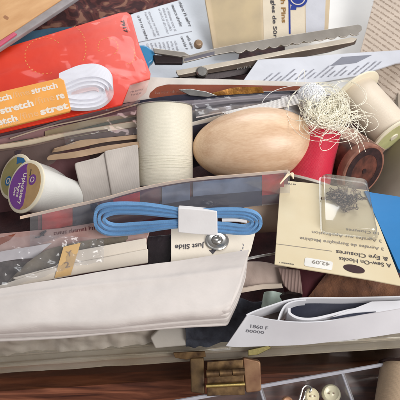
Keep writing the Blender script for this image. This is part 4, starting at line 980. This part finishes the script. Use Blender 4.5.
ruled('loop_inset', [(289, 304, 5.6), (300, 300.5, 5.75), (340, 300, 5.75), (372, 301, 5.75)], [(291, 315, 5.6), (304, 319, 5.6), (335, 313, 5.6), (372, 309, 5.7)], .03, NVI, t, 30, 6)  # dark navy sheet laid as the floor inside the loop
ruled('loop_inset', [(253, 314.5, 5.4), (270, 308, 5.4), (284, 303, 5.4)], [(255, 316, 5.4), (268, 319, 5.4), (281, 320, 5.4)], .03, pm('brown_grey_inset', (96, 84, 80), .7), t, 20, 5)  # brown grey sheet filling the inside of the first fold
ruled('upper_face', [(372, 301.5, 6.05), (400, 300.5, 6.05), (430, 298, 6.05)], [(332, 317, 6.03), (372, 313, 6.03), (430, 303, 6.03)], .05, STR, t, 30, 5)
ruled('loop_inset', [(330, 318, 6.08), (352, 313.5, 6.08), (376, 311.4, 6.08)], [(332, 319, 6.08), (352, 316, 6.08), (376, 312, 6.08)], .02, NVI, t, 20, 4)  # thin dark navy sheet laid along the slit
Pa, Pb = WP((252, 315.5, 6.0)), WP((238, 347, 4.9)); Pc, Pd = WP((272, 320, 6.0)), WP((268, 346, 4.9))
f = wframe(Pa.lerp(Pb, .4), Pc.lerp(Pd, .4), Pa.lerp(Pb, .8))
drape(tpx('1860 F', f, (249, 327.5), (268, 329.5), 5.2, INKG, t, bold=.015, h=.06), FFACE); drape(tpx('80000', f, (245.5, 332), (264, 334), 4.4, INKG, t, bold=.015, h=.06), FFACE)

# ================================================================== HINGE
t = thing('brass_hinge', 'worn brass hinge joining the front rail to the open lid tray', 'hinge', W(225, 380, .6))
f = Frame((205, 362, 2.75), (245, 360, 2.75), (205, 396, 1.9))
prism('leaf', [(207, 362), (243, 359.5), (244, 371), (207, 373)], f, .12, BRASS, t, .03)
prism('leaf', [(207, 376), (244, 374), (245, 395), (207, 396)], f, .12, BRASS, t, .03, top=.02)
A_ = W(206, 374, 2.85); B_ = W(245, 371.5, 2.85)
for i in range(3):
    a_, b_ = A_.lerp(B_, i/3+.01), A_.lerp(B_, (i+1)/3-.01); lathe('knuckle', [(0, 0), (0, .15), ((b_-a_).length, .15), ((b_-a_).length, 0)], axis_m(a_, b_), BRASS, t, 24)
A_ = W(206, 386, 2.3); B_ = W(245, 384, 2.3); lathe('pin', [(0, 0), (0, .09), ((B_-A_).length, .09), ((B_-A_).length, 0)], axis_m(A_, B_), pm('light_brass', (206, 182, 116), .35, metal=1), t, 20)
prism('side_post', [(190, 359), (204, 358), (205, 395), (191, 393)], f, .35, pm('dark_brass', (110, 88, 58), .45, .3, 1.5, .08, metal=.5, rgb2=(64, 48, 36)), t, .06, top=-.08)
prism('side_post', [(243, 358), (261, 362), (262, 392), (246, 394)], f, .3, pm('copper_brass', (140, 108, 80), .4, .2, 1.5, .06, metal=.4, rgb2=(112, 78, 58)), t, .06, .12, top=-.1)
prism('top_tab', [(173, 353), (205, 351.5), (206, 357), (186, 360), (175, 358)], Frame((173, 353, 2.95), (206, 351.5, 2.95), (173, 360, 2.7)), .1, BRASS, t, .03)
prism('top_tab', [(248, 350), (268, 345.5), (272, 348), (258, 355), (248, 356)], Frame((248, 350, 2.9), (270, 346, 2.9), (248, 358, 2.7)), .1, pm('green_brass', (128, 118, 74), .45, .2, metal=.7), t, .03)

# ================================================================== LID TRAY
LF = film('tray_plastic', tint=(240, 238, 238), haze=.06, rough=.12, bump=.25, bs=.7, gloss=1.5)
DF = film('divider_plastic', haze=.2, rough=.15, bump=.2, gloss=1.5)
LE = pm('tray_edge_plastic', (206, 206, 216), .25, .06, trans=.35, coat=.4)
t = thing('lid_tray', 'open clear plastic lid tray with compartments, in the lower right corner', 'tray', W(330, 400, .05))
a0, a1 = W(165, 403.5, 1.7), W(440, 354.5, 1.7)
def wall(name, p, q, z1, z0, mat, th=.1): return grid_obj(name, [[Vector((p.x, p.y, z1)), Vector((q.x, q.y, z1))], [Vector((p.x, p.y, z0)), Vector((q.x, q.y, z0))]], th, mat, t, smooth=False)
wall('back_wall', a0, a1, 1.68, .1, LF)
build('rim', [tube([a0, a0.lerp(a1, .33), a0.lerp(a1, .66), a1], .085, 8)], LE, t)
for xa, ya, xb, yb in ((259, 386, 276, 440), (341, 371, 366, 440)):
    p, q = W(xa, ya, 1.6), W(xb, yb, 1.6); wall('divider', p, q, 1.6, .1, DF, .12); build('divider_rim', [tube([p, q], .05, 8)], LE, t)
fl = [[a0-Vector((0, 0, 1.6)), a1-Vector((0, 0, 1.6))], [a0+Vector((0, -9, -1.6)), a1+Vector((0, -9, -1.6))]]
grid_obj('tray_floor', fl, .06, film('tray_floor_plastic', tint=(238, 232, 232), haze=.04, rough=.2, bump=.3), t, smooth=False)
BD = pm('ivory_bead', (224, 214, 180), .3, .08, 2, .05, coat=.4, sub=.1)
def button(px, py, r_, z, tilt, label, mat):
    c = W(px, py, z); M = Matrix.Translation(c) @ Matrix.Rotation(tilt[0], 4, 'X') @ Matrix.Rotation(tilt[1], 4, 'Y')
    th = thing('pearl_button', label, 'button', c-Vector((0, 0, .2)), 'ivory buttons in the lid tray')
    lathe('dome', [(-.25, 0), (-.22, r_*.6), (-.05, r_*.97), (.04, r_), (.14, r_*.92), (.2, r_*.75), (.15, r_*.6), (.13, r_*.3), (.2, 0)], M, mat, th, 40)
    for q in (-.1, .1): lathe('thread_hole', [(.165, 0), (.165, .035), (.2, .035), (.2, 0)], M @ Matrix.Translation((q, 0, 0)), INKB, th, 12)
button(311, 396, .36, .8, (.4, .2), 'yellowish ivory button beside the bent metal eye', BD)
button(331, 394, .42, .8, (.2, -.1), 'round pale ivory button with greenish centre, right of the yellowish one', pm('pale_ivory', (226, 220, 190), .3, .06, coat=.4))
button(287, 403, .28, .6, (.3, 0), 'small tan button cut off by the bottom edge', pm('tan_button', (196, 150, 116), .35, .1, coat=.3))
P = [W(299, 401, .9), W(301, 394, 1.0), W(303, 388, 1.1), W(307, 385.5, 1.1), W(311, 387.5, 1.1), W(310, 391.5, 1.05), W(306, 391, 1.0), W(304.5, 396, .95), W(302, 402, .9)]
o = build('metal_eye', [tube(cr(P, 50), .05, 8)], STEEL, None); tag(o, 'bent silver metal eye left of the ivory buttons in the lid tray', 'metal eye')
A_, B_ = W(405, 371, 1.5), W(397, 430, 1.2)
t, M, L_ = spool('beige thread spool with a dark rim in the lid tray, bottom right corner', A_, B_, 1.05, thread_mat('beige_silk_thread', (198, 172, 142), .15, .6), pm('dark_brown_rim', (52, 36, 34), .4), .12, .10)

# clear film corners that catch the light among the packets, and small screws on the hinge
for P, Q, lab in (([(62, 128, 5.95), (100, 117, 6.0), (138, 110, 5.95)], [(66, 146, 5.7), (104, 138, 5.75), (140, 134, 5.75)], 'clear film corner over the packet edges left of the cream spool'),
                  ([(194, 100, 6.0), (240, 95, 6.0), (290, 92, 6.0)], [(196, 116, 5.75), (236, 108, 5.75), (290, 101, 5.75)], 'clear film strip over the grey sleeve edges above the wooden egg')):
    o = ruled('clear_film', P, Q, 0, film('film_scrap', haze=.04, rough=.14, bump=.8, bs=1.0, gloss=1.4), None, 50, 16, .08, 1.4, 21); tag(o, lab, 'plastic film')
